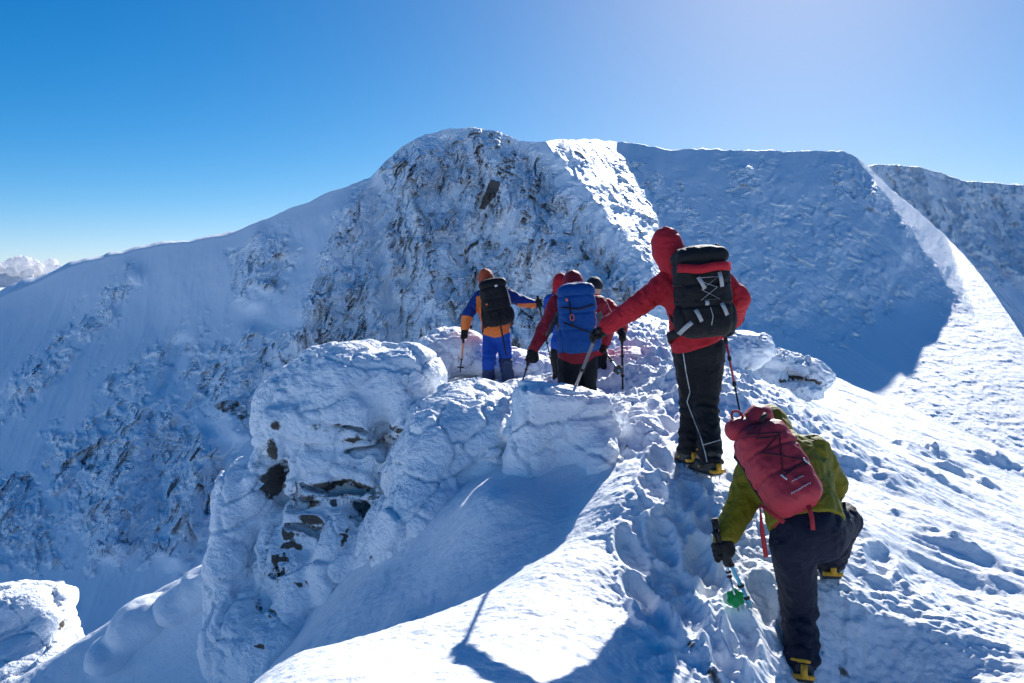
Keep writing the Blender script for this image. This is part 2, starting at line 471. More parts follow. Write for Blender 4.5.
def ridge_z(xy, fine=True):
    z = ridge_base(xy)
    if not fine: return z
    x, y = xy[:, 0], xy[:, 1]
    P = np.stack([x, y, np.zeros_like(x)], 1)
    r = np.hypot(x, y)
    near = 1-sstep(25, 60, r)
    # trodden track: lumpy broken snow
    pts = np.array([at(700, 690, 3.8)[:2], at(680, 600, 4.4)[:2], at(690, 500, 5.3)[:2], at(670, 420, 7)[:2], at(640, 365, 9)[:2], at(560, 350, 10.5)[:2]])
    dtr = np.full(len(x), 9e9)
    for a, b in zip(pts[:-1], pts[1:]):
        ab = b-a; t = np.clip(((xy-a) @ ab)/(ab @ ab), 0, 1)
        dtr = np.minimum(dtr, np.hypot(*(xy-a-t[:, None]*ab).T))
    trod = np.exp(-(dtr/.46)**2)
    bank = np.exp(-((np.hypot(x-at(850, 610, 4.3)[0], y-at(850, 610, 4.3)[1]))/.75)**2)
    bumpy = np.clip(trod*.85+bank*.65, 0, 1)
    crest = sstep(6.3, 7.6, y)*(1-sstep(14, 19, y))*np.exp(-((x-1.6-(y-9)*.0)/1.9)**2)     # knobbly rimed rocks along the crest
    right = sstep(1.4, 3.2, x-.12*(y-5))*near
    z += near*(.05*fbm(P*.8, 3, off=3.1))
    z += bumpy*(.065*ridged(P*1.9, 3, off=9)*(.5+.9*sstep(-.3, .4, perlin(P*1.1, 7)))+.034*ridged(P*5.5, 3, off=5)+.016*perlin(P*17, 2.2)-.05)
    lump, rr, gap = facets(P*5.0, 3.3)
    z += bumpy*near*.022*lump*(.3+1.2*sstep(-.1, .5, perlin(P*1.6, 19)))
    z += crest*(.22*ridged(P*1.25, 4, off=21)+.10*ridged(P*3.7, 3, off=2)+.03*ridged(P*9, 2, off=8))
    # wind texture on the open right slope: elongated sastrugi
    a = R(-24); ca, sa = math.cos(a), math.sin(a)
    U = np.stack([(x*ca+y*sa)*.55, (-x*sa+y*ca)*2.6, np.zeros_like(x)], 1)
    z += right*(.030*ridged(U*1.0, 5, off=31)+.022*ridged(U*3.1, 4, off=37)+.010*perlin(U*9, 5.5)+.05*np.maximum(0, fbm(U*.75, 3, off=12)-.12)*2)
    for (px, py, d, ra, rb, h) in ((862, 468, 6.9, .55, .16, .13), (905, 484, 6.9, .22, .10, .07), (945, 487, 7.6, .34, .10, .10), (918, 520, 5.9, .30, .10, .09),
                                   (958, 548, 5.6, .36, .13, .13), (1010, 560, 5.6, .25, .1, .1), (905, 440, 9.5, .55, .16, .16), (960, 470, 9, .5, .14, .15), (935, 452, 10.5, .4, .15, .2),
                                   (845, 425, 9.5, .4, .13, .12), (1000, 470, 11, .6, .2, .2), (870, 545, 5.2, .18, .1, .06), (985, 610, 4.8, .2, .09, .06)):
        z += h*.62*blob(xy, px, py, d, ra*.85, rb, R(-28))*(1+.9*perlin(P*4, 4.4)+.5*perlin(P*11, 1.4))
    # sheltered scoop: only soft ripples
    z += near*.012*fbm(P*3.2, 3, off=6)
    # boot prints: long hollows with a sharp wall and a pushed-up rim
    for (px, py, d, h, an) in ((700, 560, 4.7, .09, 80), (664, 540, 4.9, .10, 95), (706, 520, 5.1, .08, 75), (690, 640, 4.1, .10, 85), (640, 600, 4.4, .09, 100), (740, 652, 4.0, .09, 80), (660, 470, 5.8, .10, 90), (668, 430, 6.6, .09, 100),
                               (715, 590, 4.45, .08, 70), (655, 640, 4.1, .08, 95), (630, 560, 4.8, .07, 100), (690, 500, 5.3, .08, 85), (652, 498, 5.4, .08, 95), (760, 600, 4.35, .08, 75), (722, 668, 3.9, .08, 85), (640, 450, 6.2, .08, 100), (690, 440, 6.4, .07, 95),
                               (880, 560, 4.9, .06, 60), (915, 585, 4.8, .05, 70)):
        c = at(px, py, d)[:2]; q = xy-c; ca, sa = math.cos(R(an)), math.sin(R(an))
        u = (q[:, 0]*ca+q[:, 1]*sa)/.17; v = (-q[:, 0]*sa+q[:, 1]*ca)/.075
        e = np.sqrt(u*u+v*v)*(1+.12*perlin(P*9, 2))
        z += -.45*h*(1-sstep(.6, 1.25, e))+.35*h*np.exp(-((e-1.35)/.28)**2)
    lipz = near*(1-bumpy)*(1-.5*right)
    z += lipz*(.020*fbm(P*2.6, 3, off=51)+.010*ridged(np.stack([x*3+y*2, y*7-x*2, x*0], 1), 3, off=53)+.004*perlin(P*22, 8))
    z += near*(.25+bumpy+.4*right)*(.006*perlin(P*30, 1.7)+.006*ridged(P*15, 3, off=44))
    far = sstep(30, 90, r)
    z += far*3.0*fbm(P*.03, 4, off=4)
    return z

az = np.concatenate([np.linspace(-180, -42, 70)[:-1], np.linspace(-42, -34, 30)[:-1], np.linspace(-34, 34, 960)[:-1], np.linspace(34, 42, 30)[:-1], np.linspace(42, 180, 70)])
rad = np.concatenate([np.geomspace(.15, 2.6, 26)[:-1], np.geomspace(2.6, 3.4, 90)[:-1], np.geomspace(3.4, 5.6, 420)[:-1], np.geomspace(5.6, 19, 340)[:-1], np.geomspace(19, 420, 90)])
AZ, RAD = np.meshgrid(np.radians(az), rad, indexing='ij')
xy = np.stack([(RAD*np.sin(AZ)).ravel(), (RAD*np.cos(AZ)).ravel()], 1)
zz = ridge_z(xy)
GV = np.concatenate([xy, zz[:, None]], 1)
na, nr = len(az), len(rad)
I, J = np.meshgrid(np.arange(na-1), np.arange(nr-1), indexing='ij')
GF = np.stack([I*nr+J, I*nr+J+1, (I+1)*nr+J+1, (I+1)*nr+J], -1).reshape(-1, 4)[:, ::-1]
# a few dark stones showing through the trodden snow
rk = np.zeros(len(GV))
for (px, py, d, s) in ((692, 575, 4.6, .05), (690, 668, 3.85, .05), (845, 678, 4.15, .06), (713, 700, 3.7, .07), (150, 652, 7.3, .09), (152, 668, 6.9, .07), (147, 643, 7.6, .05), (640, 372, 8.9, .12), (770, 355, 12, .15), (735, 372, 9.4, .12), (628, 447, 6.2, .08),
                       (620, 345, 11, .2), (705, 358, 9.9, .13), (263, 635, 6.9, .09), (245, 603, 7.4, .07)):
    c = at(px, py, d); rk = np.maximum(rk, .62*np.exp(-((GV[:, 0]-c[0])**2+(GV[:, 1]-c[1])**2)/(s*s)))
ridge = link('snow_ridge', GV, GF, M['snow'], attrs={'rock': rk})
tag(ridge, 'trodden snow ridge crest falling away to a smooth sunlit slope', 'snow ridge', kind='structure')

# ---- the mountain across the corrie ---------------------------------------------
crest_px = np.array([(-420, 470), (-250, 405), (-100, 341), (0, 298), (42, 280), (70, 266), (100, 259), (150, 247), (200, 240), (228, 236), (280, 213), (330, 193), (370, 178), (385, 163), (400, 148), (425, 134), (450, 129), (475, 128), (500, 132), (520, 141), (545, 142), (560, 139), (600, 140), (640, 144), (670, 150), (700, 149), (735, 150), (770, 151), (800, 151), (840, 151), (850, 153), (862, 161), (880, 178), (900, 197), (925, 217), (950, 240), (975, 267), (1000, 302), (1024, 338), (1100, 425), (1280, 560), (1450, 650)], float)
def plane(px, py, p0, gx, gy):
    vx, vy, vz = rays(px, py)
    q = at(*p0)
    den = vz-gx*vx-gy*vy
    d = (q[2]-EYE[2]-gx*q[0]-gy*q[1])/np.minimum(den, -1e-3)
    return d

cols = np.concatenate([np.arange(-420, -10, 6.0), np.arange(-10, 1035, 1.15), np.arange(1035, 1460, 6.0)])
NT = 430
pyc = np.interp(cols, crest_px[:, 0], crest_px[:, 1])
pyc += 1.6*perlin(np.stack([cols*.05, cols*0, cols*0], 1))+(.35+1.0*sstep(360, 400, cols))*perlin(np.stack([cols*.15, cols*0+5, cols*0], 1))
def foot(px): return np.interp(px, [-420, 0, 60, 230, 420, 640, 760, 900, 1024, 1460], [760, 760, 740, 660, 480, 420, 470, 560, 640, 760])
ft = foot(cols)
T = np.linspace(0, 1, NT)
PX = np.repeat(cols[:, None], NT, 1)
PY = ft[:, None]+(pyc-ft)[:, None]*T[None, :]**.9
def macro(PX, PY):
    ramp = lambda x, a, b: np.clip((x-a)/(b-a), 0, None)
    L = plane(PX, PY, (100, 259, 430), .20, .72)*(1+.9*ramp(PX, 400, 560))
    Bf = plane(PX, PY, (470, 128, 390), .42, 1.25)
    d0 = float(plane(552.0, 150.0, (470, 128, 390), .42, 1.25))
    Rf = plane(PX, PY, (552, 150, d0), -.72, .50)
    q = np.stack([PX.ravel()*.03, PY.ravel()*.03, np.zeros(PX.size)], 1)
    n1 = fbm(q, 4, off=61).reshape(PX.shape); n2 = ridged(q*np.array([1.6, .8, 1]), 4, off=71).reshape(PX.shape)
    Rf = Rf-8.0*(n2-.5)-8*n1
    Bt = smax(Bf, Rf, 4.0)
    H = plane(PX, PY, (850, 150, 470), -.05, .68)*(1+.5*ramp(550-PX, 0, 100))
    dF = float(plane(868.0, 172.0, (850, 150, 470), -.05, .68))
    F = plane(PX, PY, (868, 172, dF), -.90, .70)*(1+.5*ramp(780-PX, 0, 150))
    H = H-4.5*n1; F = F-7*(n2-.5)-4*n1
    HF = smax(H, F, 5)
    V = plane(PX, PY, (885, 410, 252), .06, .25)*(1+.4*ramp(700-PX, 0, 150))
    V2 = plane(PX, PY, (110, 600, 265), .02, .33)*(1+.5*ramp(PX, 300, 400))
    d = smin(smin(L, V2, 14), Bt, 7)
    return smin(d, smin(HF, V, 16), 8)
D = macro(PX, PY)
pxy = np.stack([PX.ravel()*.01, PY.ravel()*.01, np.zeros(PX.size)], 1)

def poly_mask(px, py, poly, soft):
    """soft polygon membership on the map of the face"""
    poly = np.array(poly, float); n = len(poly)
    ins = np.zeros(px.shape, bool); dist = np.full(px.shape, 1e9)
    for i in range(n):
        x1, y1 = poly[i]; x2, y2 = poly[(i+1) % n]
        c = ((y1 > py) != (y2 > py)) & (px < (x2-x1)*(py-y1)/((y2-y1) if y2 != y1 else 1e-9)+x1)
        ins ^= c
        ex, ey = x2-x1, y2-y1
        t = np.clip(((px-x1)*ex+(py-y1)*ey)/(ex*ex+ey*ey), 0, 1)
        dist = np.minimum(dist, np.hypot(px-x1-t*ex, py-y1-t*ey))
    sd = np.where(ins, dist, -dist)
    return sstep(-soft, soft, sd)
fx, fy = PX.ravel(), PY.ravel()
wob = 14*fbm(pxy*3, 3, off=2.0); wob2 = 14*fbm(pxy*3, 3, off=41.0)
mx_, my_ = fx+wob, fy+wob2
crags = [([(285, 345), (320, 262), (345, 205), (372, 176), (400, 140), (480, 118), (520, 130), (565, 185), (600, 232), (640, 285), (665, 350), (640, 430), (380, 430)], 12, 1.0),
         ([(228, 250), (285, 222), (300, 262), (283, 300), (232, 296)], 10, .8),
         ([(170, 365), (250, 330), (310, 325), (300, 420), (250, 445), (200, 405)], 16, .75),
         ([(50, 445), (110, 405), (170, 395), (220, 440), (250, 500), (190, 560), (80, 560)], 22, .85),
         ([(-10, 400), (60, 330), (130, 265), (145, 285), (90, 350), (-10, 440)], 12, .55),
         ([(-10, 475), (35, 470), (60, 520), (60, 565), (-10, 570)], 12, .8),
         ([(90, 380), (200, 320), (215, 335), (120, 420)], 16, .45),
         ([(545, 140), (590, 140), (640, 150), (660, 175), (700, 200), (720, 250), (655, 235), (600, 200), (575, 175)], 16, .55),
          ([(560, 160), (600, 170), (660, 250), (700, 320), (640, 300), (590, 215)], 12, .5),
         ([(690, 190), (780, 180), (880, 205), (915, 290), (860, 350), (760, 340), (690, 300)], 22, .30),
         ([(700, 155), (775, 155), (770, 195), (735, 205)], 10, .5),
         ([(800, 158), (870, 158), (935, 240), (880, 225), (835, 200)], 12, .5)]
crag = np.zeros(fx.shape)
brk = fbm(pxy*np.array([7, 7, 1.]), 4, off=8.0); brk2 = ridged(pxy*np.array([5, 2.2, 1.])+.35*pxy[:, [1, 0, 2]], 4, off=18.0)
for ci, (poly, soft, w) in enumerate(crags):
    mk = poly_mask(mx_, my_, poly, soft*(1.5 if ci else 1.3))
    bk = sstep(-.18, .22, brk+.5*(mk-.5)) if ci else sstep(-.45, -.1, brk+.55*(mk-.5))
    crag = np.maximum(crag, w*mk*bk*(1-.55*sstep(.42, .62, brk2)))
base = at(fx, fy, 1)if False else None
vx, vy, vz = rays(fx, fy)
d = D.ravel()
def world(d): return np.stack([d*vx, d*vy, EYE[2]+d*vz], 1)
W = world(d)
# ribs and gullies falling down the faces (farther = gully)
lat = W[:, 0]+.25*W[:, 2]
butt = poly_mask(mx_, my_, crags[0][0], 25)
G = np.stack([lat*.035, W[:, 2]*.010, np.zeros(len(W))], 1)
edge = np.repeat(1-.75*sstep(.93, 1.0, T)[None, :], len(cols), 0).ravel()
d = d-edge*(5.0+7*butt)*(.25+.75*np.maximum(crag, .2))*ridged(G, 4, off=7)
d = d-edge*1.5*fbm(np.stack([lat*.06, W[:, 2]*.05, W[:, 1]*0], 1), 4, off=3)
# ribs and gullies of the buttress, surveyed
def line_d(pts):
    o = np.full(fx.shape, 1e9)
    for (x1, y1), (x2, y2) in zip(pts[:-1], pts[1:]):
        ex, ey = x2-x1, y2-y1; t = np.clip(((mx_-x1)*ex+(my_-y1)*ey)/(ex*ex+ey*ey), 0, 1)
        o = np.minimum(o, np.hypot(mx_-x1-t*ex, my_-y1-t*ey))
    return o
mx_, my_ = fx+.45*wob, fy+.45*wob2
for pts, wd, am in (([(350, 195), (335, 240), (310, 300), (285, 350)], 15, 13), ([(372, 172), (376, 230), (386, 290), (402, 350), (412, 420)], 8, -12), ([(478, 130), (498, 178), (530, 232), (572, 285), (612, 345)], 13, 12),
                    ([(420, 140), (412, 190), (420, 250), (440, 310), (450, 400)], 13, 10), ([(448, 140), (462, 180), (452, 225), (470, 275), (490, 330)], 8, -8), ([(515, 145), (548, 200), (580, 240), (640, 320)], 8, -6),
                    ([(395, 155), (392, 220), (404, 280)], 6, -4), ([(440, 250), (425, 300), (418, 350)], 8, 6), ([(520, 250), (515, 300), (530, 350)], 9, 8),
                    ([(258, 230), (262, 265), (255, 300)], 12, 6), ([(250, 335), (225, 390), (235, 430)], 14, 7), ([(130, 270), (85, 330), (20, 385)], 10, 5), ([(160, 400), (120, 470), (110, 540)], 16, 8), ([(205, 440), (190, 500), (175, 555)], 12, 7),
                    ([(180, 350), (150, 420), (160, 500)], 9, -6), ([(570, 150), (620, 195), (680, 235)], 9, 4), ([(740, 155), (752, 190), (745, 215)], 10, 4), ([(650, 175), (668, 200), (700, 225)], 12, 2), ([(835, 160), (870, 205), (905, 250)], 9, 5)):
    d = d-am*edge*np.exp(-(line_d(pts)/wd)**2)
mx_, my_ = fx+.3*wob, fy+.3*wob2
for (px, py, rx, ry, am) in ((572, 148, 16, 9, 9), (590, 160, 9, 7, 5), (600, 205, 7, 9, 4), (622, 225, 6, 8, 4), (880, 186, 9, 12, 6), (905, 225, 8, 9, 4)):
    d = d-am*np.exp(-((mx_-px)/rx)**2-((my_-py)/ry)**2)
slab = np.zeros(fx.shape)
for poly, w_ in (([(489, 178), (502, 180), (496, 198), (486, 212), (478, 210)], .72), ([(440, 233), (468, 215), (468, 230), (453, 250), (428, 251)], .42), ([(456, 256), (481, 236), (481, 245), (465, 258)], .62), ([(471, 218), (484, 217), (483, 222), (472, 222)], .55),
                 ([(486, 223), (509, 213), (519, 236), (496, 243)], .44), ([(476, 263), (513, 243), (516, 266), (526, 286), (486, 286)], .48), ([(526, 208), (541, 220), (539, 224), (531, 219)], .5), ([(548, 235), (559, 238), (557, 246), (549, 246)], .6), ([(527, 236), (537, 236), (536, 247), (528, 246)], .55),
                 ([(533, 262), (556, 255), (562, 275), (548, 300), (530, 290)], .42), ([(560, 285), (580, 280), (578, 305), (562, 310)], .45), ([(630, 300), (652, 312), (648, 326), (630, 318)], .5), ([(585, 262), (600, 268), (596, 280), (586, 276)], .45),
                 ([(205, 396), (238, 400), (256, 416), (240, 422), (215, 408)], .55), ([(120, 470), (150, 450), (165, 500), (150, 560), (125, 560)], .36), ([(180, 480), (205, 490), (200, 530), (182, 530)], .34), ([(60, 540), (95, 530), (95, 560), (65, 562)], .36), ([(0, 500), (30, 500), (35, 560), (0, 560)], .32)):
    slab = np.maximum(slab, w_*poly_mask(mx_, my_, poly, 3.0))
gx_ = np.interp(fy, [150, 178, 230, 290, 340, 420], [372, 375, 376, 386, 400, 410])
W = world(d)
crag *= 1-.8*np.exp(-((fx-gx_)/7)**2)*(fy > 170)
crag *= 1-.9*slab
sel = crag > .02
rockv = np.zeros(len(W)); disp = np.zeros(len(W))
Q = W[sel]; Q = Q+np.stack([2.5*perlin(Q*.12, 1), 2.5*perlin(Q*.12, 2), 2.5*perlin(Q*.12, 3)], 1)
sh = Q.copy(); sh[:, 2] = Q[:, 2]*.42+Q[:, 0]*.38; sh[:, 0] = Q[:, 0]*1.35-Q[:, 2]*.36          # joints dip to the right
f0, r0, g0 = facets(sh*np.float32(.026), 3.0, 1.3); f1, r1, g1 = facets(sh*np.float32(.065), 1.0, 1.3); f2, r2, g2 = facets(sh*np.float32(.16), 5.0, 1.5); f3, r3, g3 = facets(sh*np.float32(.38), 9.0, 1.5)
rr_ = ridged(Q*np.float32(.09), 4, off=3)
disp[sel] = crag[sel]*(11*f0*(.3+.7*butt[sel])+10.5*f1+5.0*f2+1.9*f3+1.6*rr_-2.5*np.exp(-(g1/.06)**2)-2.0*np.exp(-(g2/.10)**2)-1.1*np.exp(-(g3/.12)**2))
d = d-disp*(.4+.6*edge)
# sastrugi / small stones on the lit shoulder
flank = poly_mask(mx_, my_, [(845, 150), (1060, 340), (1060, 520), (870, 430), (935, 320), (900, 250)], 14)
d = d-flank*(1.1*np.maximum(0, ridged(W*np.float32(.13), 4, off=15)-.15)+1.3*np.maximum(0, fbm(W*np.float32(.4), 3, off=1)-.1))
d = d-edge*(.35*fbm(W*np.float32(.05), 3, off=8)+.05*perlin(W*np.float32(.6), 4))
W = world(d)
# bare rock
rn = fbm(W*np.float32(.045), 3, off=77)
G3 = W.reshape(len(cols), NT, 3); du = np.gradient(G3, axis=0); dv = np.gradient(G3, axis=1)
nn = np.cross(du, dv); nn /= np.maximum(np.linalg.norm(nn, axis=2), 1e-9)[..., None]
nz = np.abs(nn[..., 2]).ravel()*np.sign((nn[..., 2].ravel())*np.sign(np.median(nn[..., 2])))
lo_, hi_ = np.percentile(nz[sel], [7, 36])
rockv[sel] = crag[sel]*(.60*(1-sstep(lo_, hi_, nz[sel]))+.22*(r2-.5)+.18*(r3-.5)+.30*rn[sel])
rockv = np.maximum(rockv, slab*1.02+.10*perlin(W*np.float32(.2), 3)*(slab > .05))
# plateau behind the edge, rising a little, then falling away
W = W.reshape(len(cols), NT, 3)
top = W[:, -1, :]; dirs = top-EYE; dirs[:, 2] = 0; dirs /= np.linalg.norm(dirs, axis=1)[:, None]
ext = []
flat = 1-sstep(860, 900, cols)
cvar = np.clip(.55+1.3*fbm(np.stack([cols*.022, cols*0, cols*0], 1), 3, off=3), .05, 1.3)
for (s, dz) in ((3, .9), (7, 1.7), (14, 2.7), (26, 3.8), (50, 4.5), (90, 2), (160, -14), (300, -70)):
    e = top+dirs*s*(.35+.65*flat)[:, None]; e[:, 2] += dz*cvar*flat+(dz-.5*s)*(1-flat)*.6
    ext.append(e)
Wf = np.concatenate([W, np.stack(ext, 1)], 1)
rf = np.concatenate([rockv.reshape(len(cols), NT), np.zeros((len(cols), len(ext)))], 1)
cf = np.concatenate([np.maximum(crag, .5*flank).reshape(len(cols), NT), np.zeros((len(cols), len(ext)))], 1)
nc, nt_ = Wf.shape[:2]
I, J = np.meshgrid(np.arange(nc-1), np.arange(nt_-1), indexing='ij')
MF = np.stack([I*nt_+J, I*nt_+J+1, (I+1)*nt_+J+1, (I+1)*nt_+J], -1).reshape(-1, 4)[:, ::-1]
mountain = link('mountain', Wf.reshape(-1, 3), MF, M['mtn'], attrs={'rock': rf.ravel(), 'crag': cf.ravel()})
cfl = cf.ravel()[MF[:, 0]]; mountain.data.polygons.foreach_set('use_smooth', cfl < .35)
tag(mountain, 'craggy snow mountain with a rocky buttress and shaded corrie headwall', 'mountain', kind='structure')

# ---- cliff farther round the corrie, on the right -------------------------------
c2 = np.array([(780, 190), (850, 172), (875, 165), (905, 166), (920, 168), (940, 173), (960, 181), (985, 183), (1024, 186), (1150, 200), (1400, 260)], float)
cols2 = np.concatenate([np.arange(800, 1040, 1.2), np.arange(1040, 1400, 6)])
N2 = 210
p2 = np.interp(cols2, c2[:, 0], c2[:, 1])+1.5*perlin(np.stack([cols2*.08, cols2*0, cols2*0], 1), 3)
PX2 = np.repeat(cols2[:, None], N2, 1); PY2 = 420+(p2-420)[:, None]*np.linspace(0, 1, N2)[None, :]
fx2, fy2 = PX2.ravel(), PY2.ravel()
d2 = smin(plane(fx2, fy2, (950, 178, 640), -.45, 1.35), plane(fx2, fy2, (960, 290, 560), .02, .7), 12)
vx, vy, vz = rays(fx2, fy2); W2 = world(d2)
d2 = d2-22*ridged(np.stack([W2[:, 0]*.028, W2[:, 2]*.006, W2[:, 1]*0], 1), 4, off=5)
W2 = world(d2); fa, ra, ga = facets(W2*np.float32(.07), 2., 1.2); fb, rb, gb = facets(W2*np.float32(.18), 4., 1.2)
steep = poly_mask(fx2, fy2, [(860, 150), (1100, 160), (1100, 280), (1005, 285), (985, 275), (930, 235), (880, 215)], 14)
d2 = d2-steep*(5*fa+2.5*fb+2*ridged(W2*np.float32(.1), 3, off=2))
W2 = world(d2)
rk2 = steep*(.08+.3*(ra-.5)+.3*(rb-.5))+.22*np.exp(-((fx2-990)/22)**2-((fy2-262)/16)**2)
W2 = W2.reshape(len(cols2), N2, 3)
top = W2[:, -1]; dirs = top-EYE; dirs[:, 2] = 0; dirs /= np.linalg.norm(dirs, axis=1)[:, None]
ext = [np.concatenate([(top+dirs*s)[:, :2], (top[:, 2]+dz)[:, None]], 1) for s, dz in ((5, 1.2), (15, 2.4), (40, 3), (120, -5), (300, -60))]
W2 = np.concatenate([W2, np.stack(ext, 1)], 1); rk2 = np.concatenate([rk2.reshape(len(cols2), N2), np.zeros((len(cols2), len(ext)))], 1)
nc, nt_ = W2.shape[:2]
I, J = np.meshgrid(np.arange(nc-1), np.arange(nt_-1), indexing='ij')
MF2 = np.stack([I*nt_+J, I*nt_+J+1, (I+1)*nt_+J+1, (I+1)*nt_+J], -1).reshape(-1, 4)[:, ::-1]
cl = link('cliff', W2.reshape(-1, 3), MF2, M['mtn'], attrs={'rock': rk2.ravel(), 'crag': np.concatenate([steep.reshape(len(cols2), N2), np.zeros((len(cols2), len(ext)))], 1).ravel()})
tag(cl, 'rimed cliff band on the far side of the corrie at right', 'cliff', kind='structure')

# ---- low snow country to the horizon ---------------------------------------------
ra_ = np.geomspace(60, 30000, 60); aa = np.radians(np.linspace(0, 360, 181))
AA, RR = np.meshgrid(aa, ra_, indexing='ij')
xg, yg = (RR*np.sin(AA)).ravel(), (RR*np.cos(AA)).ravel()
zg = -175+40*fbm(np.stack([xg*.0009, yg*.0009, xg*0], 1), 4)*sstep(300, 2000, RR.ravel())
I, J = np.meshgrid(np.arange(len(aa)-1), np.arange(len(ra_)-1), indexing='ij'); k = len(ra_)
gf = np.stack([I*k+J, I*k+J+1, (I+1)*k+J+1, (I+1)*k+J], -1).reshape(-1, 4)[:, ::-1]
tag(link('ground', np.stack([xg, yg, zg], 1), gf, M['far']), 'snow covered lowland reaching to the horizon', 'ground', kind='structure')

# ---- cloud bank far out on the left ----------------------------------------------
def cloud_bank():
    rs = np.random.RandomState(5)
    D0 = 9000.0
    balls = []
    prof = [(-140, 268), (-90, 262), (-40, 268), (0, 263), (12, 258), (22, 255), (33, 258), (42, 266), (51, 257), (57, 261), (66, 268), (90, 276), (120, 282)]
    for x in np.arange(-150, 130, 4.5):
        yt = np.interp(x, [p[0] for p in prof], [p[1] for p in prof])
        r = rs.uniform(3.0, 6.5)
        y = yt+r
        while y < 300:
            balls.append((at(x+rs.uniform(-2, 2), y, D0+rs.uniform(-250, 250)), r*D0/FPX))
            y += r*1.1; r *= 1.12
    def f(P):
        o = np.full(len(P), 1e9, np.float32)
        for c, r in balls: o = smin(o, np.linalg.norm(P-c.astype(np.float32), axis=1)-r, 18)
        return o-20*fbm(P*np.float32(.012), 3)-9*fbm(P*np.float32(.04), 2)
    cs = np.array([b[0] for b in balls]); rmax = max(b[1] for b in balls)
    V, F = nets(f, cs.min(0)-rmax-30, cs.max(0)+rmax+30, 14.0, margin=40)
    o = rebase(link('cloud_bank', V, F, M['cloud']))
    tag(o, 'bright white cumulus bank low on the left horizon', 'cloud', kind='stuff')
cloud_bank()

# ================================================================== RIMED ROCKS
def rock_obj(name, prims, h, label, cuts=(), patches=(), k=.12, block=(2.4, .05), amp=(.07, .035, .014), cat='rock', seed=0., group=None, mat='rime'):
    """prims: (px,py,d, rx,ry,rz[, yaw, roll])  ellipsoid lobes, metres; cuts: box recesses; patches: rock colour for bare granite and for painted shelf shade"""
    L = []
    for p in prims:
        c = at(*p[:3]); Mx = None
        if len(p) > 6:
            Mx = np.array((Matrix.Rotation(p[6], 3, 'Z') @ Matrix.Rotation(p[7] if len(p) > 7 else 0, 3, 'Y')).transposed())
        L.append((c, np.array(p[3:6]), Mx, p[8] if len(p) > 8 else 0))
    CU = [(at(*c[:3]), np.array(c[3:6]), np.array(Matrix.Rotation(c[6], 3, 'Y').transposed())) for c in cuts]
    def f(P):
        o = None
        for c, r, Mx, box in L:
            q = rbox(P, c, r, float(min(r))*.38, Mx) if box else ell(P, c, r, Mx)
            o = q if o is None else smin(o, q, k)
        o = o-amp[0]*fbm(P*np.float32(1.6), 3, off=seed)
        wn = np.stack([.07*perlin(P*2.4, 3), .07*perlin(P*2.4, 7), .06*perlin(P*np.float32(2.6), 5)+.02*perlin(P*np.float32(9), 5)], 1) if CU else 0
        for c, hh, Mx in CU: o = smax(o, -rbox(P+wn, c, hh, .02, Mx), .03)
        vm = .25+1.3*sstep(-.25, .35, perlin(P*np.float32(1.3), seed+12))
        o = o-amp[1]*ridged(P*np.array([4.0, 4, 5], np.float32), 3, off=seed+3)-vm*amp[2]*ridged(P*np.array([12, 12, 15], np.float32), 3, off=seed+8)
        return o
    lo = np.min([c-r.max() for c, r, _, _ in L], 0)-.15; hi = np.max([c+r.max() for c, r, _, _ in L], 0)+.15
    V, F = nets(f, lo, hi, h, margin=.15)
    N = vnormals(V, F)
    q = V*block[0]; q[:, 2] *= 1.5; q = q+.25*np.stack([perlin(q*.9, 1), perlin(q*.9, 2), perlin(q*.9, 3)], 1)
    fb, fr, fg = facets(q, seed+2, 1.2)
    V = V+N*(block[1]*(fb-.7*np.exp(-(fg/.10)**2)))[:, None]
    N = vnormals(V, F)
    rk = np.zeros(len(V))
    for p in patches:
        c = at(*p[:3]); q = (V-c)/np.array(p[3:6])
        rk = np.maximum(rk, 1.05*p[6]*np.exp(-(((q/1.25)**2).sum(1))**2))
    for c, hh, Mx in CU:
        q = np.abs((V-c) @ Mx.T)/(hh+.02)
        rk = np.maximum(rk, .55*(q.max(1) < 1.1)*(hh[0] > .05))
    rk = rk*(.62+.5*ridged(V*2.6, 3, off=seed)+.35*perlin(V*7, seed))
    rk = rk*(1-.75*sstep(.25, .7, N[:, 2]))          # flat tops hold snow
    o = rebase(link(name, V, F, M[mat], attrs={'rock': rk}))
    tag(o, label, cat, group)
    return o

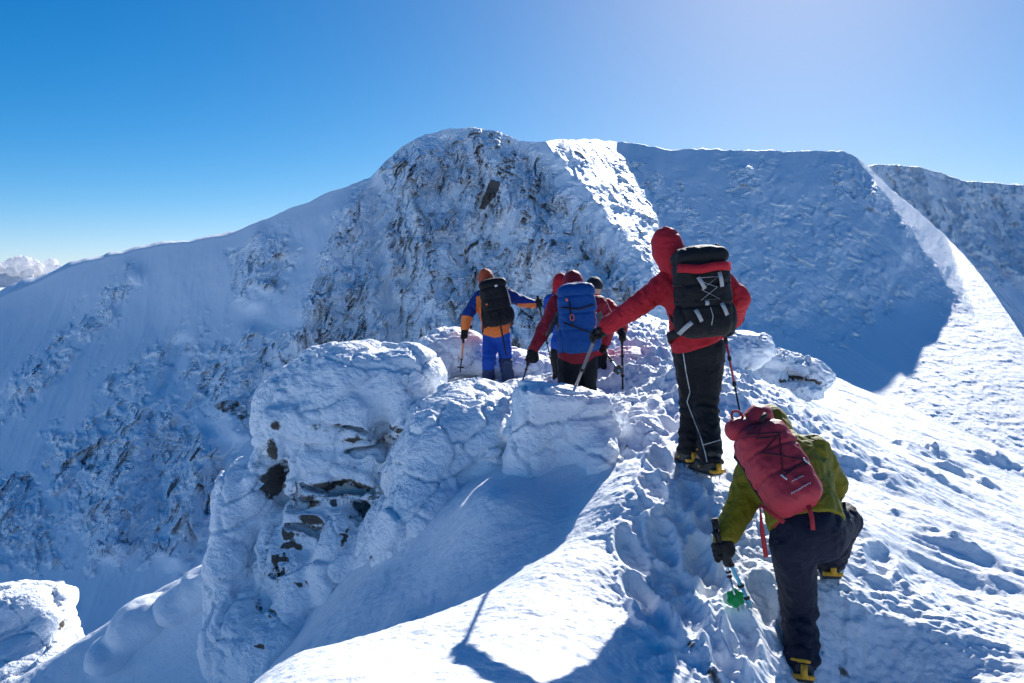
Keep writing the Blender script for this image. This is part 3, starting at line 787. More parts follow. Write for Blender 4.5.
rock_obj('rime_buttress', [
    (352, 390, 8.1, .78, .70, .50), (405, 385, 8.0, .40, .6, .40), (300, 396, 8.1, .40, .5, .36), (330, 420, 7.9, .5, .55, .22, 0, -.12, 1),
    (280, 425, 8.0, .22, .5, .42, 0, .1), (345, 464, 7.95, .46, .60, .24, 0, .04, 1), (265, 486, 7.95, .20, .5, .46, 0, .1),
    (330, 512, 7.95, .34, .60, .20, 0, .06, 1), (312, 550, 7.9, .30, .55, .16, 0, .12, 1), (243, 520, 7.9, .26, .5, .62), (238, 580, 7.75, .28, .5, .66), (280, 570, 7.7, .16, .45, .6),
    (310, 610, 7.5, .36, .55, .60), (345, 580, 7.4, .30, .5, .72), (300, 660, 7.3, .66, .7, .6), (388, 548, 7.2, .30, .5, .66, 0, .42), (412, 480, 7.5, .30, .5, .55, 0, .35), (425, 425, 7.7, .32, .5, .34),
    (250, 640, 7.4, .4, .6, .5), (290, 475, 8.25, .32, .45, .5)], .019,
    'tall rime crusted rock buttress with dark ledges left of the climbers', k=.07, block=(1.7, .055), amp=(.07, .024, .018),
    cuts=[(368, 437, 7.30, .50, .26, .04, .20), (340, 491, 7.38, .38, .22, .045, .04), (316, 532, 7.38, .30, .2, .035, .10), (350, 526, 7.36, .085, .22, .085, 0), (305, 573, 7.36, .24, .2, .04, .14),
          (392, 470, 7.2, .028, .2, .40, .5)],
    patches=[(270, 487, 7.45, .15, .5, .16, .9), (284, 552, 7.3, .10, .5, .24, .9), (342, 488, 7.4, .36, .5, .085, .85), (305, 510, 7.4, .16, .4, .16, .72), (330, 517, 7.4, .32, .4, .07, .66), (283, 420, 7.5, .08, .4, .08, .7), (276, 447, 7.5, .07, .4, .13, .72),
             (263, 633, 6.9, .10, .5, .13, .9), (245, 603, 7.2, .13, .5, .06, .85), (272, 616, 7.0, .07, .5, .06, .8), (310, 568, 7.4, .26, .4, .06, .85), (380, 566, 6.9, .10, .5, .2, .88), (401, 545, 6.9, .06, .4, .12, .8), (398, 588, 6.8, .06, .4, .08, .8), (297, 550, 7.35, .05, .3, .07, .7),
             (355, 440, 7.4, .12, .4, .04, .75), (400, 428, 7.4, .2, .4, .035, .7), (350, 527, 7.4, .1, .4, .1, .95)], seed=1.)  # the two thin patches paint the dark shade under the dome shelf
rock_obj('rime_boulder', [(462, 425, 7.3, .48, .55, .36), (480, 405, 7.5, .36, .45, .2), (440, 470, 7.0, .45, .6, .62, 0, .35), (420, 530, 6.6, .36, .5, .55, 0, .35), (485, 455, 7.0, .3, .5, .5), (503, 452, 7.35, .24, .3, .42)], .02,
         'rounded boulder under thick rime between the buttress and the maroon jacketed climber', patches=[(385, 575, 6.3, .06, .3, .1, .55)], seed=4., amp=(.06, .025, .014))
rock_obj('snow_block', [(556, 440, 6.45, .38, .24, .44, .15, .17, 1), (585, 445, 6.4, .26, .26, .34, 0, .3), (600, 478, 6.2, .17, .28, .36), (530, 470, 6.4, .22, .28, .36), (560, 520, 6.3, .50, .4, .35)], .018,
         'steep slab of rimed snow standing in front of the maroon jacketed climber', cat='snow block', seed=9., k=.08, amp=(.07, .028, .012), mat='rime')
rock_obj('snow_hump', [(205, 588, 8.25, .34, .4, .22, 0, -.4), (182, 602, 8.2, .22, .4, .2), (225, 576, 8.25, .2, .4, .2)], .024, 'rounded snow hump on the lower crest touching the foot of the buttress', cat='snow hump', seed=61., k=.1, amp=(.05, .02, .006), mat='snow', block=(2., .0), group='snow humps stepping down the lower crest')
rock_obj('snow_hump', [(140, 623, 8.2, .30, .4, .24, 0, -.35), (115, 650, 8.1, .22, .4, .15), (158, 614, 8.2, .2, .35, .16)], .024, 'rounded snow hump lower down the crest nearer the snow mushroom', cat='snow hump', seed=66., k=.1, amp=(.05, .02, .006), mat='snow', block=(2., .0), group='snow humps stepping down the lower crest')
rock_obj('rime_ledge', [(455, 352, 10.9, .52, .6, .33), (505, 365, 11.0, .6, .6, .25), (432, 365, 10.6, .3, .5, .4), (545, 372, 11, .5, .6, .26)], .026,
         'snow capped ledge behind the orange and blue jacketed climber', seed=14., amp=(.05, .02, .01))
rock_obj('rime_outcrop', [(796, 368, 11, .36, .5, .17, 0, .12), (812, 377, 10.9, .22, .4, .13), (770, 361, 11, .34, .45, .13, 0, .1), (745, 360, 11, .26, .4, .16), (728, 352, 10.9, .22, .4, .13), (760, 378, 10.8, .34, .4, .15), (790, 391, 10.7, .40, .4, .12), (735, 376, 10.6, .3, .4, .14)], .02,
         'rime capped rock overhanging the sunlit slope right of the black pack', k=.04, cuts=[(797, 381, 10.5, .26, .2, .03, .1), (762, 371, 10.5, .2, .2, .02, .1)],
         patches=[(800, 382, 10.6, .26, .35, .08, .9), (775, 379, 10.6, .15, .3, .05, .8), (740, 368, 10.5, .1, .3, .04, .7)], seed=21., amp=(.10, .06, .024))
rock_obj('rime_mushroom', [(30, 607, 9.3, .50, .5, .26), (0, 612, 9.3, .5, .5, .3), (20, 645, 9.0, .7, .6, .25), (58, 625, 9.0, .14, .3, .2), (-30, 650, 9, .7, .7, .5), (30, 675, 8.6, .8, .7, .3)], .024,
         'snow mushroom on a rock at the lower left edge', patches=[(62, 622, 8.9, .06, .3, .08, .6), (30, 622, 8.75, .16, .3, .025, .55)], seed=28., amp=(.05, .018, .008))
rock_obj('rime_boulder', [(655, 378, 8.8, .34, .4, .22), (635, 366, 9.2, .3, .4, .2)], .022, 'low rimed rock on the crest left of the red jacketed hiker\'s legs', seed=33., patches=[(640, 384, 8.5, .1, .3, .05, .5)])
rock_obj('rime_boulder', [(742, 350, 9.8, .36, .4, .24), (715, 360, 9.6, .3, .4, .22)], .022, 'low rimed rock on the crest right of the red jacketed hiker\'s legs', seed=37., patches=[(735, 362, 9.4, .12, .3, .05, .55)])
rock_obj('rime_boulder', [(606, 343, 11.2, .42, .4, .25), (580, 350, 11.2, .42, .4, .2)], .026, 'pale rimed rock on the crest beyond the blue rucksack', seed=41., patches=[(615, 352, 10.8, .1, .3, .06, .5)])
rock_obj('rime_boulder', [(628, 425, 6.9, .16, .3, .22), (640, 440, 6.6, .22, .3, .18)], .018, 'small rimed rock at the edge of the gap beside the snow slab', seed=45.)

# ================================================================== PEOPLE
def frame(fwd, up):
    up = unit(up); f = np.asarray(fwd, float); f = unit(f-(f @ up)*up)
    return np.stack([np.cross(f, up), f, up])        # rows: right, forward, up

def hand_sdf(P, hand, wrist, axis, side, rad):
    """a fist round a pole: palm, four curled fingers of unequal length and a thumb closing from the other side"""
    a = unit(axis)
    w = np.asarray(wrist, float)-np.asarray(hand, float); w = unit(w-(w @ a)*a); b = np.cross(a, w)*side
    h = np.asarray(hand, float)
    o = ell(P, h+w*.038+b*.006, (.05, .034, .05), np.stack([a, b, w]))
    o = smin(o, cap(P, h+w*.05, np.asarray(wrist, float), .033, .036), .03)
    for i, ln in enumerate((.92, 1.0, .96, .82)):
        off = a*(.036-.024*i)
        rr = .030
        pts = []
        for q in (20, 85, 150, 215):
            t = R(q*ln)
            pts.append(h+off+rr*(math.cos(t)*w+math.sin(t)*b))
        for p, q in zip(pts[:-1], pts[1:]): o = smin(o, cap(P, p, q, rad, rad*.94), .006)
    t0 = h+w*.03-b*.02+a*.03
    t1 = h-b*.032+a*.042-w*.005; t2 = h-b*.014+a*.045-w*.032
    o = smin(o, cap(P, t0, t1, rad*1.15, rad*1.05), .008); o = smin(o, cap(P, t1, t2, rad*1.05, rad*.95), .006)
    return o

def make_person(label, J, fwd, jacket, trousers, hood, vox, jradii=1.0, grips=None, seed=0., jacket_idx=None, trouser_idx=None, has_hood=True, hood_front=True,
                belly=.15, shoulder_w=None, boots=True, gaiters=None, hem_drop=.0, hat=None, crampons=True, legr=1.0):
    foot_mid = (J['anL']+J['anR'])/2
    root = empty('person', (foot_mid[0], foot_mid[1], min(J['anL'][2], J['anR'][2])-.09))
    tag(root, label, 'person', 'climbers along the snow ridge')
    spine = unit(J['neck']-J['pelvis'])
    FR = frame(fwd, spine)
    HF = frame(J.get('look', fwd), unit(J['head']-J['neck'])+np.array([0, 0, .6]))
    s = jradii
    def folds(P, d, a=.010):
        wv = P+(.05*perlin(P*6, seed+2))[:, None]
        n1 = ridged(wv*np.array([8, 8, 6.5], np.float32), 2, off=seed)
        n2 = ridged(wv*np.array([17, 17, 21.], np.float32), 2, off=seed+4)
        return d-a*1.15*n1-a*.62*n2
    def arm(P, L, o):
        sh, el, wr = J['sh'+L], J['el'+L], J['wr'+L]
        o = smin(o, cap(P, sh, el, .082*s, .066*s), .05)
        q = cap(P, el, wr, .066*s, .050*s)
        return smin(o, q, .02)
    def torso(P, g):
        ch = J['chest']
        o = ell(P, ch, (.205*g, .135*g, .25*g), FR)
        o = smin(o, ell(P, (J['shL']+J['shR'])/2-spine*.03, (np.linalg.norm(J['shL']-J['shR'])*.5+.02, .10*g, .085*g), FR), .06)
        o = smin(o, ell(P, J['pelvis']+spine*.02, ((belly+.035)*g, belly*g, .20*g), FR), .10)
        o = smin(o, cap(P, J['neck']-spine*.06, J['neck']+(J['head']-J['neck'])*.3, .085*g, .072*g), .05)
        return o
    hem = J['pelvis']-spine*(.07+hem_drop)
    def fj(P):
        o = torso(P, s)
        for L in 'LR': o = arm(P, L, o)
        o = folds(P, o, .011)
        # hem: flat edge, jacket ends here
        o = smax(o, -((P-hem.astype(np.float32)) @ spine.astype(np.float32)), .012)
        return o
    pts = np.array([J[k] for k in ('neck', 'chest', 'shL', 'shR', 'elL', 'elR', 'wrL', 'wrR')]+[hem])
    V, F = nets(fj, pts.min(0)-.30, pts.max(0)+.30, vox, margin=.05)
    mi = None
    if jacket_idx: mi = jacket_idx(V[F].mean(1), J)
    jk = link('jacket', V, F, jacket, root, matidx=mi)
    # trousers
    def ft(P):
        o = ell(P, J['pelvis']-spine*.03, (.165*legr, .135*legr, .16), FR)
        o = smax(o, (P-(J['pelvis']+spine*.06).astype(np.float32)) @ spine.astype(np.float32), .02)
        for L in 'LR':
            hp, kn, an = J['hip'+L], J['kn'+L], J['an'+L]
            q = smin(cap(P, hp, kn, .100*legr, .076*legr), cap(P, kn, an, .076*legr, .074*legr), .03)
            tk = np.clip(1-np.linalg.norm(P-kn.astype(np.float32), axis=1)/.2, 0, 1)+np.clip(1-np.linalg.norm(P-an.astype(np.float32), axis=1)/.22, 0, 1)
            q = q-.010*tk*np.sin((P @ unit(kn-an).astype(np.float32))*85+3*perlin(P*7, seed))
            q = smax(q, (an-P) @ unit(kn-an).astype(np.float32)-.03, .015)
            o = smin(o, q, .035)
        return folds(P, o, .010)
    pts = np.array([J[k] for k in ('pelvis', 'hipL', 'hipR', 'knL', 'knR', 'anL', 'anR')])
    V, F = nets(ft, pts.min(0)-.27, pts.max(0)+.27, vox, margin=.05)
    link('trousers', V, F, trousers, root, matidx=trouser_idx(V[F].mean(1), J) if trouser_idx else None)
    hc = J['head']
    if has_hood:
        def fh(P):
            o = ell(P, hc, (.102, .122, .138), HF)
            o = smin(o, cap(P, hc-HF[2]*.08-HF[1]*.02, J['neck']+spine*.0, .088, .098), .06)
            q = np.abs((P-hc.astype(np.float32)) @ HF[0].astype(np.float32))
            o = o-.009*ridged(P*np.float32(9), 2, off=seed+9)-.005*np.exp(-(q/.008)**2)
            if hood_front:
                o = smax(o, -ell(P, hc+HF[1]*.13-HF[2]*.01, (.085, .12, .115), HF), .015)
            return o
        V, F = nets(fh, np.minimum(hc, J['neck'])-.24, np.maximum(hc, J['neck'])+.24, vox*.9, margin=.04)
        link('hood', V, F, hood, root)
    if hat:
        def fhat(P):
            o = ell(P, hc+HF[2]*.03, (.100, .118, .115), HF)-.004*perlin(P*40)
            return smax(o, -((P-(hc-HF[2]*.0).astype(np.float32)) @ HF[2].astype(np.float32)), .012)
        V, F = nets(fhat, hc-.2, hc+.2, vox*.8); link('hat', V, F, hat, root)
    # gloves
    hands = []
    if grips:
        for L, ax in grips.items():
            side = 1 if L == 'L' else -1
            hd, wr = J['hand'+L], J['wr'+L]
            fg = lambda P: smin(hand_sdf(P, hd, wr, ax, side, .0155), cap(P, wr+(hd-wr)*.35, wr+(wr-hd)*.45, .046, .055), .02)
            V, F = nets(fg, np.minimum(hd, wr)-.13, np.maximum(hd, wr)+.13, min(.007, vox*.7))
            link('glove', V, F, M['glove'], root); hands.append((hd, wr, ax, side))
    # body: one continuous figure inside the clothes
    def fb(P):
        o = torso(P, .84)
        for L in 'LR':
            o = smin(o, cap(P, J['sh'+L], J['el'+L], .058, .044), .04); o = smin(o, cap(P, J['el'+L], J['wr'+L], .044, .031), .02)
            o = smin(o, cap(P, J['hip'+L], J['kn'+L], .078, .052), .05); o = smin(o, cap(P, J['kn'+L], J['an'+L], .052, .036), .02)
            o = smin(o, cap(P, J['an'+L], J['an'+L]+(J['toe'+L]-J['an'+L])*.75, .036, .026), .02)
        o = smin(o, ell(P, hc, (.076, .096, .115), HF), .03)
        fr = hc+HF[1]*.088
        o = smin(o, cap(P, fr+HF[2]*.018, fr+HF[1]*.022-HF[2]*.018, .009, .014), .012)       # nose
        o = smin(o, ell(P, fr-HF[2]*.082-HF[1]*.012, (.03, .022, .02), HF), .02)             # chin
        o = smin(o, ell(P, fr-HF[2]*.050-HF[1]*.004, (.024, .010, .008), HF), .006)          # lips
        for sx in (-1, 1):
            o = smax(o, -ell(P, fr+HF[0]*.031*sx+HF[2]*.016+HF[1]*.006, (.016, .012, .010), HF), .012)   # eye sockets
            o = smin(o, ell(P, hc+HF[0]*.078*sx, (.010, .020, .030), HF), .008)               # ears
        for hd, wr, ax, side in hands: o = smin(o, hand_sdf(P, hd, wr, ax, side, .011), .01)
        return o
    pts = np.array(list(v for k, v in J.items() if k != 'look'))
    V, F = nets(fb, pts.min(0)-.25, pts.max(0)+.25, max(.011, vox*1.1))
    link('body', V, F, M['skin'], root)
    # boots
    if boots:
        for L in 'LR':
            an, toe = J['an'+L], J['toe'+L]
            f = toe-an; dwn = np.array([0, 0, -1.0]); fh_ = unit(np.array([f[0], f[1], f[2]*.6]))
            BR = frame(fh_, np.array([0, 0, 1.0])+.0*fh_); BR = frame(fh_, np.cross(BR[0], fh_))
            sole = an+BR[2]*-.085+BR[1]*.065
            def fbt(P):
                o = rbox(P, sole, (.050, .150, .020), .018, BR)
                o = smin(o, ell(P, sole+BR[1]*.05+BR[2]*.038, (.050, .10, .045), BR), .03)
                o = smin(o, cap(P, an-BR[1]*.01+BR[2]*.05, an-BR[1]*.015-BR[2]*.03, .062, .058), .03)
                return o-.003*ridged(P*np.float32(30), 2)
            V, F = nets(fbt, sole-.26, sole+.26, min(.009, vox))
            bt = link('boot', V, F, M['boot'], root)
            if crampons:
                vf = []
                def bx(c, h): # oriented bar
                    vs = [c+BR[0]*a*h[0]+BR[1]*b*h[1]+BR[2]*e*h[2] for a in (-1, 1) for b in (-1, 1) for e in (-1, 1)]
                    return vs, [(0, 1, 3, 2), (4, 6, 7, 5), (0, 4, 5, 1), (2, 3, 7, 6), (0, 2, 6, 4), (1, 5, 7, 3)]
                st = [bx(sole-BR[2]*.025, (.036, .13, .004))]
                for t in (-.11, -.06, .05, .10, .14):
                    for sx in (-1, 1):
                        p = sole+BR[0]*.036*sx+BR[1]*t-BR[2]*.025
                        st.append(tube([p, p-BR[2]*.035+BR[1]*(.02 if t > .12 else 0)], [.008, .002], 4))
                v_, f_ = join(*st); link('crampon', v_, f_, M['steel'], bt, smooth=False)
                hl = sole-BR[1]*.155+BR[2]*.035
                yl = [bx(hl, (.016, .010, .032)), bx(sole-BR[1]*.135+BR[2]*.008, (.052, .024, .011)), bx(sole+BR[1]*.125+BR[2]*.012, (.047, .028, .012))]
                yl.append(tube([an+BR[2]*.0+.066*(math.cos(t)*BR[0]+math.sin(t)*BR[1])-BR[1]*.012 for t in np.linspace(0, 2*math.pi, 17)], .011, 6, False))
                yl.append(tube([sole+BR[0]*.052+BR[1]*.01+BR[2]*.02, sole+BR[1]*.035+BR[2]*.088, sole-BR[0]*.052+BR[1]*.01+BR[2]*.02], .008, 6))
                v_, f_ = join(*yl); link('binding', v_, f_, M['yellow'], bt)
    return root

# ---------------------------------------------------------------- packs
def pack_frame(center, up, back):
    """local x = to the right seen from behind, y = outwards from the wearer's back, z = up the back"""
    z = unit(up); y = unit(np.asarray(back)-(np.asarray(back) @ z)*z); x = np.cross(z, y)
    return np.stack([x, y, z]), np.asarray(center, float)

def make_pack(label, center, up, back, w, h, dp, fab, lidfab, vox, seed=0., lid=True, pockets=True, taper=.86, front=1.0, group='rucksacks the climbers carry'):
    Mx, c = pack_frame(center, up, back)
    loc = lambda x, y, z: c+Mx[0]*x+Mx[1]*y+Mx[2]*z
    root = empty('backpack', loc(0, 0, -h/2)); tag(root, label, 'backpack', group)
    def f(P):
        q = (P-c.astype(np.float32)) @ Mx.T.astype(np.float32)
        t = q[:, 2]/h
        sc = 1-(1-taper)*np.clip(t+.5, 0, 1)*0+.10*np.clip(.25-t*t, -.2, .25)-(1-taper)*np.clip(-t*1.2-.1, 0, 1)
        g = np.stack([q[:, 0]/sc, q[:, 1], q[:, 2]], 1)
        o = rbox(g, (0, 0, 0), (w/2, dp/2, h/2), min(w, dp)*.36)
        o = o-.009*ridged(P*np.float32(8), 2, off=seed)-.004*perlin(P*np.float32(28), seed)
        for zc in (.15, -.12): o = o+.010*np.exp(-((t-zc)/.02)**2)
        return o
    rad = math.sqrt(w*w+h*h+dp*dp)/2+.04
    V, F = nets(f, c-rad, c+rad, vox); link('pack_body', V, F, fab, root)
    if lid:
        def fl(P):
            q = (P-c.astype(np.float32)) @ Mx.T.astype(np.float32)
            o = rbox(q, (0, -.005, h/2+.0), (w*.49, dp*.55, h*.095), .05); o = smin(o, ell(q, (0, -.01, h/2+h*.06), (w*.40, dp*.42, h*.085)), .05)
            o = o-.008*ridged(P*np.float32(9), 2, off=seed+5)
            return o
        V, F = nets(fl, loc(0, 0, h/2)-max(w, dp)*.75, loc(0, 0, h/2)+max(w, dp)*.75, vox); link('lid', V, F, lidfab, root)
    if pockets:
        for sx in (-1, 1):
            def fp(P):
                q = (P-c.astype(np.float32)) @ Mx.T.astype(np.float32)
                return ell(q, (sx*w*.47, 0, -h*.27), (w*.13, dp*.36, h*.2))-.006*ridged(P*np.float32(10), 2, off=seed+sx)
            pc = loc(sx*w*.47, 0, -h*.27); V, F = nets(fp, pc-h*.28, pc+h*.28, vox); link('side_pocket', V, F, fab, root)
    # shoulder straps: over the top and down the wearer's front side
    for sx in (-1, 1):
        p = [loc(sx*w*.26, -dp*.42, h*.34), loc(sx*w*.30, -dp*.62, h*.42), loc(sx*w*.34, -dp*.5-.10*front, h*.38), loc(sx*w*.37*front**.3, -dp*.5-.18*front, h*.25), loc(sx*w*.40*front**.3, -dp*.5-.19*front, h*.0), loc(sx*w*.40*front**.3, -dp*.5-.11*front, -h*.25), loc(sx*w*.36, -dp*.4, -h*.38)]
        v_, f_ = ribbon(p, [Mx[2], Mx[2], Mx[2], -Mx[1], -Mx[1], -Mx[1], -Mx[2]], .055, .012); link('shoulder_strap', v_, f_, M['web'], root)
    return root, loc, Mx

# ---------------------------------------------------------------- poles
def make_pole(label, grip, tip, shaft='carbon', lower=None, basket='rubber', gripmat='rubber', r=.0085, basket_r=.045, face=None, strap=True, group='trekking poles planted in the snow', joints=(.45, .72), up=.10):
    grip = np.asarray(grip, float); tip = np.asarray(tip, float)
    a = unit(grip-tip); L = np.linalg.norm(grip-tip)
    root = empty('trekking_pole', tip); tag(root, label, 'trekking pole', group)
    P = lambda t: tip+a*L*t
    v_, f_ = tube([P(.03), P(joints[0])], r*.78, 8)
    link('lower_shaft', v_, f_, M[lower or shaft], root)
    v_, f_ = tube([P(joints[0]-.01), P(joints[1]), P(.96)], [r, r, r*1.12], 8); link('shaft', v_, f_, M[shaft], root)
    for t in joints:
        v_, f_ = tube([P(t-.016), P(t-.01), P(t+.016), P(t+.02)], [r*1.1, r*1.7, r*1.7, r*1.1], 8); link('clamp', v_, f_, M['rubber'], root)
    g0 = grip-a*.10
    v_, f_ = tube([g0, g0+a*.02, grip-a*.03, grip+a*.02, grip+a*up*.7, grip+a*up], [r*1.2, .016, .0145, .017, .0165, .021], 10); link('grip', v_, f_, M[gripmat], root)
    # basket with lobes
    s = unit(np.cross(a, [0.3, .9, .1])); b = np.cross(a, s)
    c = P(0)+a*.075
    n = 60; V, F = [], []
    bn = unit(face) if face is not None else a; bs = unit(np.cross(bn, [0.3, .9, .1])); bb = np.cross(bn, bs)
    for zz_, ri in ((.006, 1), (-.006, 1)):
        for k in range(n):
            an = 2*math.pi*k/n; rr = basket_r*(1+.11*math.cos(6*an))
            V.append(c+bn*zz_+rr*(math.cos(an)*bs+math.sin(an)*bb))
    V += [c+bn*.014, c-bn*.012]
    for k in range(n):
        k2 = (k+1) % n
        F += [(k, k2, n+k2, n+k)]; F += [(2*n, k2, k)]; F += [(2*n+1, n+k, n+k2)]
    link('basket', V, F, M[basket], root, smooth=False)
    v_, f_ = tube([P(0), P(.03), P(.05)], [.002, .0045, .006], 6); link('tip', v_, f_, M['steel'], root)
    if strap:
        q = grip+a*(up-.02)
        pts = [q+s*.012+(-a*.085*(1-math.cos(t))*.9)+b*.05*math.sin(t) for t in np.linspace(0, 2*math.pi, 18)]
        v_, f_ = ribbon(pts, s, .016, .003); link('wrist_strap', v_, f_, M['web'], root)
    return root

def on_pack(root, loc, Mx, pts, off=.004):
    from mathutils.bvhtree import BVHTree
    me = [c for c in root.children if c.name.startswith('pack_body')][0].data; o_ = Vector(root.location)
    bv = BVHTree.FromPolygons([v.co+o_ for v in me.vertices], [tuple(p.vertices) for p in me.polygons])
    out = []
    for (x0, z0), (x1, z1) in zip(pts[:-1], pts[1:]):
        for t in np.linspace(0, 1, 7):
            q = loc(x0+(x1-x0)*t, .5, z0+(z1-z0)*t); h = bv.ray_cast(Vector(q), Vector(-Mx[1]))
            if h[0]: out.append(np.array(h[0])+Mx[1]*off)
    return out

A = at
# ---- tall hiker in red --------------------------------------------------------------
J1 = dict(head=A(667, 247, 5.52), neck=A(676, 273, 5.52), chest=A(695, 303, 5.55), pelvis=A(699, 344, 5.58), shL=A(664, 286, 5.52), shR=A(721, 283, 5.52),
          elL=A(634, 308, 5.50), wrL=A(607, 326, 5.55), handL=A(596, 336, 5.58), elR=A(739, 298, 5.50), wrR=A(733, 322, 5.74), handR=A(724, 331, 5.80),
          hipL=A(688, 352, 5.58), hipR=A(710, 352, 5.58), knL=A(692, 404, 5.74), knR=A(706, 408, 5.62), anL=A(689, 449, 5.74), anR=A(711, 459, 5.52),
          toeL=A(676, 450, 6.0), toeR=A(686, 455, 5.80), look=np.array([-.45, 1, -.2]))
tip1 = A(566, 410, 6.9); tip2 = A(752, 474, 5.62)
make_person('tall hiker in red hooded jacket and black trousers wearing yellow trimmed crampons', J1, (-.18, 1, 0), M['red'], M['black'], M['red'], .0085,
            grips={'L': J1['handL']-tip1, 'R': J1['handR']-tip2}, seed=2., jradii=1.02, hem_drop=-.065, legr=1.0)
def pack1():
    root, loc, Mx = make_pack('black rucksack with red trim and white bungee cord on the red jacketed hiker', A(703, 297, 5.27), A(698, 250, 5.35)-A(706, 335, 5.33), (.1, -1, .1), .36, .54, .21, M['pack_black'], M['pack_black'], .008, 3.)
    h, w, y = .54, .36, -.21/2-.012
    # the outward side is +y in pack axes
    Y = .21/2+.012
    c = link('lid_panel', *ribbon([loc(x, Y+.012-.055*max(0, (abs(x)-.10)/.09)**2, .192+.006*math.sin(x*25)-.010*math.cos(x*9)) for x in np.linspace(-.185, .175, 12)], Mx[1], .058, .014), M['red'], root)
    pts = [(-.075, .12), (.075, .12), (-.05, .04), (.07, -.03), (-.06, -.03), (.06, .05), (-.06, .10)]
    v_, f_ = tube([loc(x, Y+.008, z) for x, z in pts], .0028, 5); link('bungee_cord', v_, f_, M['cord'], root)
    v_, f_ = tube([loc(.0, Y+.006, -.08), loc(.012, Y+.008, -.14), loc(-.005, Y+.01, -.2)], .0026, 5); link('bungee_cord', v_, f_, M['cord'], root)
    for (x, z, l, t) in ((.09, .10, .10, .1), (-.045, .085, .09, .45), (-.085, -.13, .09, .4), (.095, -.10, .09, .35), (-.02, -.05, .03, 0)):
        v_, f_ = ribbon([loc(x-l/2*math.sin(t), Y+.006, z+l/2*math.cos(t)), loc(x, Y+.012, z), loc(x+l/2*math.sin(t), Y+.004, z-l/2*math.cos(t))], Mx[1], .026, .006); link('tool_loop', v_, f_, M['web_grey'], root)
    v_, f_ = ribbon([loc(-.20, .02, -.24), loc(-.17, .09, -.20), loc(-.13, Y-.01, -.17)], Mx[1], .03, .006); link('compression_strap', v_, f_, M['web_grey'], root)
    for sx in (-1, 1):
        for z in (.1, -.02):
            v_, f_ = ribbon([loc(sx*.185, -.07, z), loc(sx*.195, .02, z-.01), loc(sx*.165, .085, z-.015)], Mx[0]*sx, .018, .005); link('compression_strap', v_, f_, M['web'], root)
    v_, f_ = tube([loc(.13, .0, .28), loc(.145, .0, .34), loc(.12, .0, .35)], .012, 6); link('haul_loop', v_, f_, M['web'], root)
    for sx in (-1, 1):
        v_, f_ = ribbon([loc(sx*.15, -.10, -.22), loc(sx*.21, -.2, -.25), loc(sx*.16, -.33, -.27)], Mx[2], .012, .06); link('hip_belt', v_, f_, M['web'], root)
pack1()
# pale piping down the trouser leg belongs to the trousers
def piping(person, pts, r=.004, mat='piping', name='piping'):
    tr = [c for c in person.children if c.name.startswith('trousers')][0]
    from mathutils.bvhtree import BVHTree
    me = tr.data; off = Vector(person.location)
    bv = BVHTree.FromPolygons([v.co+off for v in me.vertices], [tuple(p.vertices) for p in me.polygons])
    out = []
    e = Vector(EYE)
    for a_, b_ in zip(pts[:-1], pts[1:]):
        for t in np.linspace(0, 1, 6):
            q = Vector(A(a_[0]+(b_[0]-a_[0])*t, a_[1]+(b_[1]-a_[1])*t, 5))
            hit = bv.ray_cast(e, (q-e).normalized())
            if hit[0]: out.append(np.array(hit[0])-np.array((q-e).normalized())*.002)
    if len(out) > 2:
        v_, f_ = tube(out, r, 5); link(name, v_, f_, M[mat], tr)
p1 = [o for o in bpy.data.objects if o.name.startswith('person')][0]
piping(p1, [(683, 352), (686, 372), (690, 392), (687, 402), (692, 415), (700, 435), (705, 452), (707, 462)])
piping(p1, [(703, 445), (720, 440)], .003)
make_pole('grey trekking pole held out in the red jacketed hiker\'s left glove', J1['handL'], tip1, 'grey_pole', r=.012, joints=(.35, .6))
make_pole('trekking pole with red upper shaft under the red jacketed hiker\'s right arm', J1['handR'], tip2, 'red_pole', 'carbon', joints=(.62, .80), r=.009)

# ---- hiker in maroon with the blue pack ------------------------------------------------
J2 = dict(head=A(573, 284, 7.84), neck=A(574, 297, 7.84), chest=A(577, 322, 7.86), pelvis=A(577, 356, 7.88), shL=A(557, 303, 7.82), shR=A(598, 304, 7.82),
          elL=A(544, 330, 7.78), wrL=A(534, 348, 7.74), handL=A(530, 357, 7.72), elR=A(609, 324, 7.86), wrR=A(605, 342, 8.0), handR=A(603, 349, 8.02),
          hipL=A(568, 362, 7.88), hipR=A(587, 362, 7.88), knL=A(567, 398, 7.76), knR=A(588, 400, 7.86), anL=A(568, 424, 7.95), anR=A(588, 428, 7.9), toeL=A(566, 428, 8.15), toeR=A(590, 432, 8.1), look=np.array([.05, 1, -.2]))
tip3 = A(516, 402, 7.62); tip4 = A(620, 372, 7.25)
def j2idx(c, J):
    q = (c-J['elL'])
    sp = unit(J['neck']-J['pelvis'])
    ax = unit(J['elL']-J['shL'])
    t = (c-J['shL']) @ ax; rt = c[:, 0]-(J['shL'][0]+t*ax[0])
    inner = ((c[:, 0] < J['shL'][0]+.06) & (rt > .03) & (t > .09) & (t < .36))
    ax2 = unit(J['elR']-J['shR']); t2 = (c-J['shR']) @ ax2; r2 = c[:, 0]-(J['shR'][0]+t2*ax2[0])
    inner |= ((c[:, 0] > J['shR'][0]-.06) & (r2 < -.01) & (t2 > .06) & (t2 < .3))
    return inner.astype(int)
make_person('hiker in maroon hooded jacket with grey underarm panels and black trousers', J2, (0, 1, 0), [M['maroon'], M['grey']], M['black'], M['maroon'], .011,
            grips={'L': J2['handL']-tip3, 'R': J2['handR']-tip4}, seed=12., jacket_idx=j2idx)
